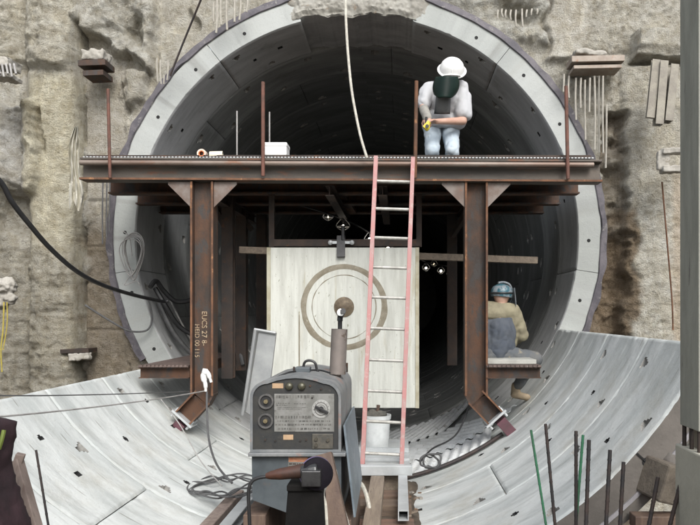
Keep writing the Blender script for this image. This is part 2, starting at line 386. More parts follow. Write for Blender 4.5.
# ---------------------------------------------------------------- excavated face
def wall_fields(X, Z):
    px = 400+(X-CX)*81.0; py = 313-(Z-CZ)*81.0
    wx = px+fbm(px/22, py/22, 4)*11; wy = py+fbm(px/22+40, py/22+9, 4)*11
    rough = fbm(px/13, py/13, 6, .6); fine = fbm(px/4, py/4, 3)
    clod = ridged(px/17, py/17, 5)
    h = .05*fbm(px/60, py/60, 4)
    r = np.full_like(px, .35)                      # local roughness
    col = np.stack([np.full_like(px, v) for v in (.44,.415,.36)], -1)
    def paint(m, c, k=1.0):
        nonlocal col
        m = (np.clip(m,0,1)*k)[...,None]; col = col*(1-m)+np.array(c)*m
    def raise_(m, amp, rr=None):
        nonlocal h, r
        h = h+m*amp
        if rr is not None: r = r*(1-m)+rr*m
    def pile(c, w, amp, m=1.0):
        nonlocal h
        h = h+amp*np.sqrt(np.clip(1-((wx*.25+px*.75-c)/w)**2, 0, 1))*m
    # left side
    L = px < 260
    pile(57, 27, .34, 1.0); pile(8, 22, .2, 1.0); pile(104, 22, .10, sst(60, 90, py))
    up = win(wx, 6, 80, 3)*(1-sst(66, 76, wy)); raise_(up, .13, 1.1); paint(up, (.45,.42,.35), .7)
    raise_(win(wx, 24, 42, 2)*win(wy, 76, 114, 3), .07, .1)
    lump = win(wx, -60, 46, 3)*win(wy, 108, 196, 5); raise_(lump, .22, .9); paint(lump, (.47,.45,.41))
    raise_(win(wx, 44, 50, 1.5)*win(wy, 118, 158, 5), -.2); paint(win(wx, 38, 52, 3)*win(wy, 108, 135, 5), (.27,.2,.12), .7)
    paint(win(px, 36, 80, 4)*sst(70, 90, py), (.50,.46,.35), .85)
    low = (1-sst(74, 86, px))*sst(232, 262, wy)
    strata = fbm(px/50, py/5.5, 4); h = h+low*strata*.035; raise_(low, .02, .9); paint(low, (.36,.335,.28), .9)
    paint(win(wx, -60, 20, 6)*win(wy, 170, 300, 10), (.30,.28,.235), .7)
    raise_(win(wx, 4, 30, 3)*win(wy, 190, 235, 6), -.22)
    raise_(win(px, 79, 83, 1)*sst(20, 30, py), -.30)
    sm = win(wx, 83, 126, 2)*sst(26, 34, wy); raise_(sm, -.08, .12); paint(sm, (.43,.40,.345))
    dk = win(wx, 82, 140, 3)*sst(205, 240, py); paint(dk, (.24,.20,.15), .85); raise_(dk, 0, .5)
    for yy in (200, 246, 283, 330):
        raise_(win(px, 84, 124, 1)*win(py, yy-1.3, yy+1.3, 1), -.04)
    ov = win(wx, 81, 154, 3)*(1-sst(-3, 3, wy-(26+(wx-80)*.62))); raise_(ov, .26, 1.0); paint(ov, (.46,.44,.39))
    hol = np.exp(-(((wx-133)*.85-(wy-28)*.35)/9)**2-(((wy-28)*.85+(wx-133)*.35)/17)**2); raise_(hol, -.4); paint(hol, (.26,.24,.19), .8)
    raise_(win(wx, 122, 148, 2)*win(wy, 70, 104, 3), .2, .15)
    raise_(win(wx, 150, 260, 3)*(1-sst(50, 62, wy)), -.04, .15)
    raise_(win(wx, 166, 192, 2)*(1-sst(24, 30, wy)), -.1, .05)
    raise_(win(wx, 158, 186, 2)*win(wy, 45, 80, 3), .08, .5)
    # right side
    rt = win(wx, 440, 545, 3)*(1-sst(38, 46, wy)); raise_(rt, .1, .8); paint(rt, (.45,.435,.39))
    h2 = np.exp(-((wx-517)/26)**2-((wy-13)/9)**2); raise_(h2, -.35); paint(h2, (.30,.28,.23), .8)
    raise_(win(wx, 549, 588, 2)*(1-sst(58, 64, wy)), .10, .08); paint(win(px, 549, 588, 2)*(1-sst(58, 64, wy)), (.49,.46,.40))
    rb = win(wx, 500, 625, 5)*win(wy, 58, 110, 6); raise_(rb, .05, .9)
    raise_(win(wx, 588, 700, 3)*(1-sst(50, 58, wy)), .06, .9)
    pile(656, 35, .26, sst(62, 70, py)); paint(win(px, 626, 760, 3)*sst(50, 70, py), (.46,.43,.365), .8)
    raise_(win(wx*.3+px*.7, 632, 684, 1)*win(wy*.3+py*.7, 33, 62, 1), .32, .35)
    raise_(win(wx, 634, 690, 3)*win(wy, 62, 110, 3), -.04)
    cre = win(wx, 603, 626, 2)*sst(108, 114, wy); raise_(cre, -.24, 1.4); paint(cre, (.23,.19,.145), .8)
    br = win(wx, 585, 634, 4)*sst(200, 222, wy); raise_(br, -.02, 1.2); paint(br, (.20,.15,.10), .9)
    for (bx, by, bs) in ((615,141,8),(618,160,9),(612,196,10),(610,214,8),(620,232,7)):
        g = np.exp(-((wx-bx)/bs)**2-((wy-by)/bs)**2); raise_(g, .22); paint(g, (.33,.30,.25), .7)
    wh = win(wx, 634, 700, 3)*sst(190, 215, py); paint(wh, (.56,.535,.47), .9); raise_(wh, .02, .6)
    paint(win(px, 668, 760, 4)*sst(160, 200, py), (.48,.37,.26), .5)
    crag = ridged(px/8+5, py/6, 4); grit = ridged(px/2.6, py/2.2, 3)
    h = h*.82+r*(.050*rough+.060*(clod-.62)+.045*(crag-.6)+.014*fine)+(.004+.016*r)*(grit-.6)
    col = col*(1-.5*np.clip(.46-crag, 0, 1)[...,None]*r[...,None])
    # contact with the lining
    R = np.sqrt(X**2+(Z-AZ)**2)
    k = 1-sst(3.0, 3.28, R); h = h*(1-k)+k*np.minimum(h, .0)
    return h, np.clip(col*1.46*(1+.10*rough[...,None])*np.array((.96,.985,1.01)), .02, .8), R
def make_wall():
    xs = np.concatenate([np.arange(-9.2, -4.7, .09), np.arange(-4.7, 4.5, .018), np.arange(4.5, 9.3, .09)])
    zs = np.concatenate([np.arange(-.8, .8, .08), np.arange(.8, 6.15, .018), np.arange(6.15, 9.2, .09)])
    X, Z = np.meshgrid(xs, zs); h, c, R = wall_fields(X, Z)
    ny, nx = X.shape
    V = np.stack([X, .06-h, Z], -1).reshape(-1, 3)
    idx = np.arange(nx*ny).reshape(ny, nx)
    q = np.stack([idx[:-1,:-1], idx[:-1,1:], idx[1:,1:], idx[1:,:-1]], -1).reshape(-1, 4)
    keep = R.reshape(-1)[q].max(1) > 3.02
    q = q[keep]
    me = bpy.data.meshes.new('excavated_wall')
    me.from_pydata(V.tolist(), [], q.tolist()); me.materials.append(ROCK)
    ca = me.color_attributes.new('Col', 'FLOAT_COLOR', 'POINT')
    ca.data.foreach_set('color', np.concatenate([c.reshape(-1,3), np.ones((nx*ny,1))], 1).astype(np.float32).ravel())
    me.polygons.foreach_set('use_smooth', [True]*len(me.polygons))
    o = bpy.data.objects.new('excavated_wall', me); COL.objects.link(o)
    tag(o, 'rough tan excavation wall of concrete piles around the round tunnel mouth', 'wall')
make_wall()
def plain_wall(name, p0, ux, w, hgt, label, seed):
    nx, nz = int(w/.25), int(hgt/.25); vs=[]; 
    nrm = Vector((0,0,1)).cross(Vector(ux))
    u = np.linspace(0, w, nx); z = np.linspace(0, hgt, nz); U, Zz = np.meshgrid(u, z)
    H = .3*ridged(U/1.3+seed, Zz/2+seed, 4)+.22*np.abs(np.sin(U*PI/1.1))
    for j in range(nz):
        for i in range(nx):
            vs.append(Vector(p0)+Vector(ux)*U[j,i]+Vector((0,0,Zz[j,i]))+nrm*H[j,i])
    mb = MB().add(vs, [(j*nx+i, j*nx+i+1, (j+1)*nx+i+1, (j+1)*nx+i) for j in range(nz-1) for i in range(nx-1)])
    o = mb.build(name, ROCK, None, True)
    ca = o.data.color_attributes.new('Col', 'FLOAT_COLOR', 'POINT')
    ca.data.foreach_set('color', np.tile(np.array([.42,.39,.33,1], dtype=np.float32), nx*nz))
    tag(o, label, 'wall')
plain_wall('unseen_shaft_wall', (-8.8,.3,-.8), (0,-1,0), 24, 6.4, 'rough unseen pit wall along the left side of the shaft', 2)  # unseen pit walls, height and distance shaped for the light they let in
plain_wall('unseen_shaft_wall', (8.8,-23.7,-.8), (0,1,0), 24, 6.4, 'rough unseen pit wall along the right side of the shaft', 5)
plain_wall('unseen_shaft_wall', (-8.9,-23.5,-.8), (1,0,0), 17.8, 4.6, 'rough unseen pit wall at the near end of the shaft', 9)

# ground
gs = MB(); n=60
gv=[]
for j in range(n+1):
    for i in range(n+1):
        x=-9.2+18.4*i/n; y=-24+24.6*j/n
        gv.append((x,y,-.4+.08*noise.noise(Vector((x,y,0)))+.05*noise.noise(Vector((x*3,y*3,1)))))
gs.add(gv, [(j*(n+1)+i, j*(n+1)+i+1, (j+1)*(n+1)+i+1, (j+1)*(n+1)+i) for j in range(n) for i in range(n)])
tag(gs.build('ground', MUD, None, True), 'muddy floor of the excavation pit', None, None, 'structure')

# ---------------------------------------------------------------- lining rings
def ring_segment(a0, a1, y0, y1, parent, mats, res=.022, pockets=True, face_holes=False, seed=0, gap=.006):
    "a0<a1 in degrees measured anticlockwise from +x. materials: 0 inner, 1 end face, 2 hole"
    A0 = math.radians(a0)+gap/2/RIN; A1 = math.radians(a1)-gap/2/RIN
    Y0, Y1 = y0+gap/2, y1-gap/2
    na = max(8, int((A1-A0)*RIN/res)); ny = max(6, int((Y1-Y0)/res))
    a = np.linspace(A0, A1, na+1); y = np.linspace(Y0, Y1, ny+1)
    AA, YY = np.meshgrid(a, y)
    arc = AA*RIN
    dep = .004*fbm(arc*2+seed*7, YY*2+seed*3, 4)+.0015*fbm(arc*12, YY*12, 2)
    # chipped arrises
    e = np.minimum(np.minimum(YY-Y0, Y1-YY), np.minimum(arc-A0*RIN, A1*RIN-arc))
    dep = dep+np.clip(.012-e, 0, .012)*1.1+np.where(e < .03, np.clip(fbm(arc*9+seed, YY*9, 3)-.3, 0, 1)*.03, 0)
    holem = np.zeros_like(dep, bool); pockm = holem.copy()
    rr_ = random.Random(seed*13+5)
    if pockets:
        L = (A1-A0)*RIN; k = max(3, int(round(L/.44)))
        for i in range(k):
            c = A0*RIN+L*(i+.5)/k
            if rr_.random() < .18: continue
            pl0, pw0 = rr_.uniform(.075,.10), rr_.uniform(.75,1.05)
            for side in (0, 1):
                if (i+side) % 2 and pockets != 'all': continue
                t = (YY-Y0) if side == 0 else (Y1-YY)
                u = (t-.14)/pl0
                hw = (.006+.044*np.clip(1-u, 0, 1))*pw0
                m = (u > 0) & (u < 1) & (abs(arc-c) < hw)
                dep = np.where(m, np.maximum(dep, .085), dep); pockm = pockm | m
        for c in (A0*RIN+.2, A1*RIN-.2):           # pockets on the cross joints
            for yy in (.3, .72):
                t = abs(YY-(Y0+(Y1-Y0)*yy)); s_ = abs(arc-c)
                pass
        for c in (.33, .66):
            m = ((arc-(A0*RIN+L*c))**2+(YY-(Y0+Y1)/2)**2) < .019**2
            dep = np.where(m, .06, dep); holem = holem | m
    RR = RIN+dep
    V = np.stack([RR*np.cos(AA), YY, AZ+RR*np.sin(AA)], -1).reshape(-1, 3)
    mb = MB(); W = na+1
    vs = [Vector(v) for v in V]
    fs = [(j*W+i, j*W+i+1, (j+1)*W+i+1, (j+1)*W+i) for j in range(ny) for i in range(na)]
    mb.add(vs, fs, 0)
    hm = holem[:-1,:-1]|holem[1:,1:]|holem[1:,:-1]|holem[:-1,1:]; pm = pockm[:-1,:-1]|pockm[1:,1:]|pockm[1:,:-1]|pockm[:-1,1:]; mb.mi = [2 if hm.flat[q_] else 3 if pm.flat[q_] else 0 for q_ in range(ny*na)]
    # outer skin and ends
    def ring_row(r, yv): return [Vector((r*math.cos(t), yv, AZ+r*math.sin(t))) for t in a]
    for (jj, yv) in ((0, Y0), (ny, Y1)):
        inner = [vs[jj*W+i] for i in range(W)]
        m1 = ring_row(RIN+.14, yv); m2 = ring_row(ROUT, yv)
        rows = inner+m1+m2
        f = [(i, i+1, W+i+1, W+i) for i in range(na)]+[(W+i, W+i+1, 2*W+i+1, 2*W+i) for i in range(na)]
        mb.add(rows, f, 1)
    o0, o1 = ring_row(ROUT, Y0), ring_row(ROUT, Y1)
    mb.add(o0+o1, [(i, i+1, W+i+1, W+i) for i in range(na)], 1)
    for ii in (0, na):
        col = [vs[j*W+ii] for j in range(ny+1)]
        t = a[ii]; oc = [Vector((ROUT*math.cos(t), y[j], AZ+ROUT*math.sin(t))) for j in range(ny+1)]
        mb.add(col+oc, [(j, j+1, ny+1+j+1, ny+1+j) for j in range(ny)], 1)
    if face_holes:
        for k in range(24):
            t = -1+15*k
            while t > a1: t -= 360
            while t < a0: t += 360
            if a0+2 < t < a1-2:
                t = math.radians(t); r = 2.85; c = Vector((r*math.cos(t), Y0-.002, AZ+r*math.sin(t)))
                mb.cyl(c, c+Vector((0,.03,0)), .022, n=12, mi=2)
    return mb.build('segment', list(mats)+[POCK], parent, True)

RL = 1.04
cuts = [-188.6, -128.6, -68.6, -8.6, 51.0, 128.0, 171.4]
front = thing('lining_ring', (0,.4,0), 'pale grey concrete ring with exposed face at the tunnel mouth', 'tunnel ring', 'concrete rings lining the tunnel')
for i, (s0, s1) in enumerate(((-68.6,-8.6),(-8.6,51.0),(51.0,75.5),(104.5,128.0),(128.0,188.6),(188.6,231.4),(231.4,291.4))):
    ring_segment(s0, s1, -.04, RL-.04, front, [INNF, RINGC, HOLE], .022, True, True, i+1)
# rubber/waterproofing band round the ring
mb = MB(); n = 420
vs=[]
for k in range(n+1):
    t = math.radians(-30)+k/n*math.radians(240)
    nz = noise.noise(Vector((t*9, 0, 0)))
    ri = ROUT-.012+.035*max(0, nz); ro = 3.075+.03*noise.noise(Vector((t*14, 3, 0)))
    for r, yy in ((ri,-.045),(ri+.01,-.06-.012*nz),(ro,-.045),(ro,.25)): vs.append((r*math.cos(t), yy, AZ+r*math.sin(t)))
mb.add(vs, [(k*4+j, (k+1)*4+j, (k+1)*4+j+1, k*4+j+1) for k in range(n) for j in range(3)])
mb.build('rubber_seal', GASK, front, True)
# broken, grouted crown
mb = MB(); na, nr, nd = 150, 20, 30; vs=[]; fs=[]
def crown(t, r, front_=True):
    nn = fbm(np.array(t*9.), np.array(r*3.5), 5)
    return float(nn)
W = na+1
nr = 30
for j in range(nr+1):
    for i in range(na+1):
        u = i/na; t = math.radians(71.5+37*u); rr0 = 2.735+.07*float(fbm(np.array(t*14.), np.array(3.), 5)); rr1 = 3.14+.06*float(fbm(np.array(t*6.), np.array(8.), 3))
        r = rr0+(rr1-rr0)*j/nr
        et = min(1, min(u, 1-u)*9+.6*float(fbm(np.array(r*9.), np.array(t*7.), 4)))
        er = min(1, j/nr*6)
        dy = -.015-.045*max(-.3, et)*(.35+.65*er)*(1+.55*float(fbm(np.array(t*30.), np.array(r*11.), 5)))-.045*max(0, et)*(float(ridged(np.array(t*40.), np.array(r*13.), 4))-.4)
        vs.append((r*math.cos(t), dy, AZ+r*math.sin(t)))
fs += [(j*W+i, j*W+i+1, (j+1)*W+i+1, (j+1)*W+i) for j in range(nr) for i in range(na)]
o_ = len(vs)
for j in range(nd+1):
    for i in range(na+1):
        t = math.radians(74.6+30.8*i/na); rr0 = 2.745+.05*float(fbm(np.array(t*14.), np.array(3.), 4))
        r = rr0+(.025*float(fbm(np.array(t*10.), np.array(j*.25), 4)) if j else 0)
        vs.append((r*math.cos(t), -.05+1.05*j/nd, AZ+r*math.sin(t)))
fs += [(o_+j*W+i, o_+j*W+i+1, o_+(j+1)*W+i+1, o_+(j+1)*W+i) for j in range(nd) for i in range(na)]
mb.add(vs, fs); mb.mi = [1 if i_ >= na*nr else 0 for i_ in range(len(fs))]; mb.build('grout_patch', [GROUT, INNF], front, True)

ordn = ['second','third','fourth','fifth','sixth','seventh']
for k in range(1, 7):
    y0 = -.04+RL*k
    rg = thing('lining_ring', (0, y0+.5, 0), f'shaded grey concrete ring inside the tunnel, {ordn[k-1]} from the mouth', 'tunnel ring', 'concrete rings lining the tunnel')
    off = 30*(k%2)
    for i in range(6):
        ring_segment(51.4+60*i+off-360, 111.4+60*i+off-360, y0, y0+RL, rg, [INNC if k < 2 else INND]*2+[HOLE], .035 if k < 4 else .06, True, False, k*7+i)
# farther tunnel: one long tube with ring joints
mb = MB(); n=72; ys=[]; y=-.04+RL*7
while y < 34: ys += [(y, 2.72), (y+RL-.03, 2.72), (y+RL-.025, 2.75), (y+RL-.005, 2.75)]; y += RL
vs=[]
for (yy, r) in ys: vs += [(r*math.cos(2*PI*i/n), yy, AZ+r*math.sin(2*PI*i/n)) for i in range(n)]
mb.add(vs, [(j*n+i, j*n+(i+1)%n, (j+1)*n+(i+1)%n, (j+1)*n+i) for j in range(len(ys)-1) for i in range(n)])
mb.add([(3*math.cos(2*PI*i/n), 33.5, AZ+3*math.sin(2*PI*i/n)) for i in range(n)], [tuple(range(n))])
n=72; sl=[(r_*math.cos(2*PI*i/n), yy, AZ+r_*math.sin(2*PI*i/n)) for (yy,r_) in ((.30,3.06),(8,3.06),(34,3.06)) for i in range(n)]  # unseen sleeve added round the rings to stop light leaking through joints
mb.add(sl, [(j*n+i, j*n+(i+1)%n, (j+1)*n+(i+1)%n, (j+1)*n+i) for j in range(2) for i in range(n)])
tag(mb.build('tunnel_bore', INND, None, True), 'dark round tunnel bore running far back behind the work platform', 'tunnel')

# cradle rings in front of the mouth (lower arcs only)
names = ['its dark end face exposed at the lower right', 'second from the near end', 'third from the near end', 'last one against the tunnel mouth']
RA0, RA1 = -145.7, -24.5
for k in range(4):
    y0 = -4.20+RL*k
    rg = thing('invert_ring', (0, y0+.5, 0), 'scraped white concrete half ring, '+names[k], 'tunnel ring', 'open half rings in front of the tunnel')
    js = [RA0, -104.5, -60.0, RA1] if k % 2 else [RA0, -122, -78.0, RA1]
    for i in range(3):
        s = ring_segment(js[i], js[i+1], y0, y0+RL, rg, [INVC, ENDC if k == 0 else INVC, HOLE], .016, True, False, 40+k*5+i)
    if k == 0:
        # gasket groove strip and bolt holes on the exposed end
        g = MB(); n=160; vs=[]
        for q in range(n+1):
            t = math.radians(RA0+(RA1-RA0)*q/n)
            for r, yy in ((2.905,0),(2.905,-.012),(2.93,-.012),(2.93,0)): vs.append((r*math.cos(t), y0+.003+yy, AZ+r*math.sin(t)))
        g.add(vs, [(q*4+j, (q+1)*4+j, (q+1)*4+j+1, q*4+j+1) for q in range(n) for j in range(3)])
        g.build('seal_strip', M('pale_seal', (.30,.29,.30), None, 6, .6), rg, True)
        g = MB()
        for q in range(9):
            t = math.radians(-140+14*q); c = Vector((2.82*math.cos(t), y0+.001, AZ+2.82*math.sin(t)))
            g.cyl(c, c+Vector((0,.03,0)), .03, n=14)
        for t in (-42.,):
            t = math.radians(t)
            g.prism((2.735*math.cos(t), y0-.001, AZ+2.735*math.sin(t)), (2.90*math.cos(t), y0-.001, AZ+2.90*math.sin(t)), [(-.006,-.004),(.006,-.004),(.006,.004),(-.006,.004)], (0,1,0))
        g.build('bolt_hole', HOLE, rg)

rg = thing('invert_ring', (-2, -4.7, .8), 'scraped white concrete segment at the lower left corner, nearest the camera', 'tunnel ring', 'open half rings in front of the tunnel')
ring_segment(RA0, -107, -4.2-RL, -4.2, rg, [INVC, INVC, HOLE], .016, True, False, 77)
# ---------------------------------------------------------------- steel gantry
D0 = 7.05; GY = CY+D0
plat = thing('work_platform', (0, GY, .6), 'rusty steel gantry platform standing across the tunnel mouth', 'work platform')
bl, br_ = P(80, 0, D0).x, P(602, 0, D0).x
zt, zb = P(0, 158.6, D0).z, P(0, 181, D0).z
def zoff(x): return -.0045*(x+.0)
b = MB()
H = zt-zb
p0 = Vector((bl, GY+.075, (zt+zb)/2+.012)); p1 = Vector((br_, GY+.075, (zt+zb)/2-.012))
h, w, t, tf = H/2, .085, .006, .02
b.prism(p0, p1, [(-w,-h),(w,-h),(w,-h+tf),(t,-h+tf+.01),(t,h-tf-.01),(w,h-tf),(w,h),(-w,h),(-w,h-tf),(-t,h-tf-.01),(-t,-h+tf+.01),(-w,-h+tf)])
b.build('front_beam', BEAMG, plat, bevel=.003)
# rusty lower flange edge and upper bar
b = MB(); b.bar(p0+Vector((0,-w-.006,-h+.012)), p1+Vector((0,-w-.006,-h+.012)), .008, .020); b.build('flange_edge', RUSTO, plat)
b = MB(); b.cyl(p0+Vector((.01,-w-.004,h-.055)), p1+Vector((-.09,-w-.004,h-.055)), .027, n=14)
b.build('front_pipe', M('pipe_steel', (.23,.19,.16), (.16,.11,.085), 3, .5, .4, c3=(.2,.1,.06), bmp=.1, stretch=(.4,1,1)), plat, True)
for k, d in enumerate((7.8, 8.55, 9.3)):
    c = Vector((0, CY+d, (zt+zb)/2-.01)); 
    b = MB(); b.ibeam((bl+.02*k, c.y, c.z), (br_-.05-.04*k, c.y, c.z), H, .15, .018, .010); b.build('cross_beam', RUST, plat)
b = MB()   # deck planks
for k in range(7):
    y = GY+.04+k*.335
    b.box(bl+.05, br_-.1-.01*k, y, y+.325, zt+.006, zt+.045)
# planks start behind the front beam's top flange
b.build('deck', DARKST, plat)
b = MB()   # serrated deck edge
for k in range(150):
    x = bl+.03+k*(br_-bl-.1)/150
    b.box(x, x+.020, GY-.005, GY+.03, zt+.006-.004*x/2, zt+.016-.004*x/2)
b.build('deck_edge', GALV, plat)
for X in (-1.47, 1.34, -.2, .35):
    b = MB(); b.ibeam((X, GY+.2, zb-.06), (X, CY+9.6, zb-.06), .11, .09, .01, .007); b.build('stringer', DARKST, plat)
b = MB(); b.bar(P(332,181,7.8), P(352,212,9.2), .12, .05); b.build('diagonal_brace', RUST, plat)
def post(cx_, sgn):
    b = MB(); top = Vector((cx_, GY+.10, zb)); kz = P(0, 397, D0).z
    kink = Vector((cx_, GY+.10, kz))
    # H section seen from its open side: flanges left and right, web between
    b.prism(kink, top, [(-.115,-.09),(-.095,-.09),(-.095,-.006),(.095,-.006),(.095,-.09),(.115,-.09),(.115,.09),(.095,.09),(.095,.006),(-.095,.006),(-.095,.09),(-.115,.09)], (0,1,0))
    po = b.build('post', RUST, plat)
    b = MB()
    for s in (-1,1): b.bar((cx_+s*.105, GY+.006, kz+.01), (cx_+s*.105, GY+.006, zb-.002), .021, .006, (0,1,0))
    b.build('flange_edge', RUSTO, po)
    b = MB(); low = kink+Vector((sgn*.20, 0, -.22))
    b.prism(low, kink+Vector((sgn*.03,0,-.035)), [(-.10,-.09),(-.085,-.09),(-.085,-.006),(.085,-.006),(.085,-.09),(.10,-.09),(.10,.09),(.085,.09),(.085,.006),(-.085,.006),(-.085,.09),(-.10,.09)], (0,1,0))
    kl_ = b.build('kicker_leg', RUST, plat)
    b = MB(); dv=(kink-low).normalized(); sv=Vector((dv.z,0,-dv.x))
    for s in (-1,1): b.bar(low+sv*s*.092+Vector((0,-.092,0)), kink+sv*s*.092+Vector((-sgn*.01,-.092,.0)), .016, .006, (0,1,0))
    b.build('flange_edge', RUSTO, kl_)
    b = MB(); pq=[kink+Vector((-.115,0,.03)), kink+Vector((.115,0,.03)), kink+Vector((sgn*.03,0,-.035))+sv*.10*(-1), kink+Vector((sgn*.03,0,-.035))-dv*.02, kink+Vector((sgn*.03,0,-.035))+sv*.10]
    if pq[2].x < pq[4].x: pq[2], pq[4] = pq[4], pq[2]
    b.add([p+Vector((0,-.012,0)) for p in pq]+[p+Vector((0,.012,0)) for p in pq], [(0,1,2,3,4),(9,8,7,6,5)]+[(i,(i+1)%5,5+(i+1)%5,5+i) for i in range(5)])
    for (pa,pb) in ((pq[1],pq[2]),(pq[0],pq[4])): b.bar(pa, pb, .02, .17, (0,1,0))
    b.build('knee_plate', RUST, plat)
    dr = Vector((sgn*.67,0,-.74)).normalized(); sd = Vector((dr.z,0,-dr.x))
    b = MB(); b.bar(low-sd*.13, low+sd*.13, .22, .022, dr)
    for s in (-1,1):
        for yy in (-.06,.06):
            c = low+sd*.10*s+Vector((0,yy,0)); b.cyl(c-dr*.05, c+dr*.06, .014, n=8)
    b.build('end_plate', GALV, plat)
    b = MB(); c = low+dr*.05
    b.bar(c+dr*.0-sd*.02, c+dr*.20-sd*.02, .16, .11, sd, 0); 
    b.bar(c+dr*.20-sd*.09, c+dr*.20+sd*.09, .2, .02, dr, 1)
    b.build('slide_shoe', [MAROON, DARKST], plat, bevel=.004)
    return po
xl = (P(190,0,D0).x+P(213,0,D0).x)/2; xr = (P(467,0,D0).x+P(486,0,D0).x)/2
pl_ = post(xl, -1); pr_ = post(xr, 1)
for cx_ in (xl, xr):
    for s in (-1,1):
        b = MB(); x0 = cx_+s*.117; y = GY+.03
        q = [(x0, zb-.004), (x0+s*.23, zb-.004), (x0+s*.23, zb-.03), (x0, zb-.26)]
        b.add([(x,y,z) for x,z in q]+[(x,y+.014,z) for x,z in q], [(0,1,2,3),(7,6,5,4),(0,4,5,1),(1,5,6,2),(2,6,7,3),(3,7,4,0)])
        b.build('gusset_plate', M('gusset_steel', (.20,.17,.15), (.14,.10,.08), 6, .6, .3, c3=(.2,.09,.05), bmp=.1), plat)
# chalked writing on the left post
def text(body, size, loc, rot, parent, mat, name, ext=.001):
    c = bpy.data.curves.new(name+'_curve', 'FONT'); c.body = body; c.size = size; c.extrude = ext
    t = bpy.data.objects.new(name+'_tmp', c); COL.objects.link(t)
    bpy.context.view_layer.update()
    me = bpy.data.meshes.new_from_object(t.evaluated_get(bpy.context.evaluated_depsgraph_get()))
    bpy.data.objects.remove(t); me.materials.clear(); me.materials.append(mat)
    o = bpy.data.objects.new(name, me); COL.objects.link(o); o.parent = parent
    o.location = Vector(loc)-ORG[parent.name]; o.rotation_euler = rot; ORG[o.name] = ORG[parent.name]; return o
text('EUCS 27 8-', .075, (P(201.5,0,7.12).x, GY+.088, P(0,311,7.12).z), (PI/2, PI/2, 0), pl_, CHALK, 'chalk_writing', .001)
text('HEID 00 115', .065, (P(194.5,0,7.12).x, GY+.088, P(0,324,7.12).z), (PI/2, PI/2, 0), pl_, CHALK, 'chalk_writing', .001)
# rear posts and braces (dim)
for (x, d, y1) in ((228.5,8.1,378),(242,8.9,370),(476,8.1,392),(262,9.5,360),(452,9.4,365)):
    b = MB(); a = P(x, 190, d); c = P(x, y1, d); b.ibeam(c, (a.x, a.y, zb+.02), .13, .13, .012, .01, (0,1,0)); b.build('rear_post', DARKST, plat)
for (a, c) in ((P(205,190,8.1),P(228,232,8.1)),(P(252,230,8.9),P(228,200,8.9)),(P(476,200,8.5),P(452,236,8.9)),(P(262,196,9.4),P(300,196,9.4))):
    b = MB(); b.bar(a, c, .06, .06); b.build('brace', DARKST, plat)
# side walkways
for (x0, x1) in ((-2.10,-1.60),(1.40,1.95)):
    z = P(0,365,7.1).z
    b = MB(); b.channel((x0, GY+.02, z-.075), (x1, GY+.02, z-.075), .11, .06, .008); b.channel((x0, GY+2.2, z-.075), (x1, GY+2.2, z-.075), .11, .06)
    for s in (x0+.03, x1-.03): b.bar((s, GY+.06, z-.075), (s, GY+2.2, z-.075), .05, .10)
    w_ = b.build('walkway_frame', RUST, plat)
    b = MB(); b.box(x0, x1, GY-.02, GY+2.25, z-.018, z); 
    for k in range(12): b.box(x0+.02+k*(x1-x0)/12.3, x0+.045+k*(x1-x0)/12.3, GY-.035, GY+.0, z-.016, z+.006)
    b.build('walkway_plank', [M('walkway_steel', (.15,.11,.095), (.10,.075,.065), 6, .65, .2, c3=(.22,.19,.17), bmp=.2)], plat)
# railing rods
for (x, top, bx, bot, r) in ((108,89,110,178,.016),(263,82,263,176,.019),(416.5,81,415,178,.019),(566,86,568,179,.019)):
    b = MB(); b.cyl(P(bx,bot,D0-.05), P(x,top,D0-.05), r, n=12); rod = b.build('railing_rod', REDR if x != 416.5 else RUSTO, plat, True)
for (x, top) in ((237,111),(269.5,112)):
    b = MB(); b.cyl(P(x,160,7.5), P(x,top,7.5), .008, n=8); b.build('thin_bar', WIRE, plat)

# hanging frame, timber and board
fr = thing('pipe_hanger', P(345,243,7.75), 'black pipe frame hanging under the platform behind the ladder', 'frame')
b = MB(); b.bar(P(274,243,7.78), P(420,243,7.78), .07, .075); b.build('cross_pipe', DARKST, fr)
for x in (272, 419): b = MB(); b.bar(P(x,190,7.80), P(x,247,7.80), .06, .06); b.build('hanger', DARKST, fr)
b = MB(); b.bar(P(331,242.5,7.70), P(352,242.5,7.70), .02, .03, mi=1); b.bar(P(341,236,7.72), P(341,257,7.66), .09, .03, (0,1,0)); b.cyl(P(343,240,7.7), P(343,226,7.7), .02)
for x in (330.5,352): b.ball(P(x,242.5,7.70), .028, 6, 1)
b.build('clamp', [BLACK, GALV], fr)
tm = MB(); tm.bar(P(240,250,8.0), P(537,260.5,8.0), .10, .075)
tag(tm.build('timber', WOOD, None, bevel=.004), 'long pale timber bar lying level behind the cream board and right post', 'timber')

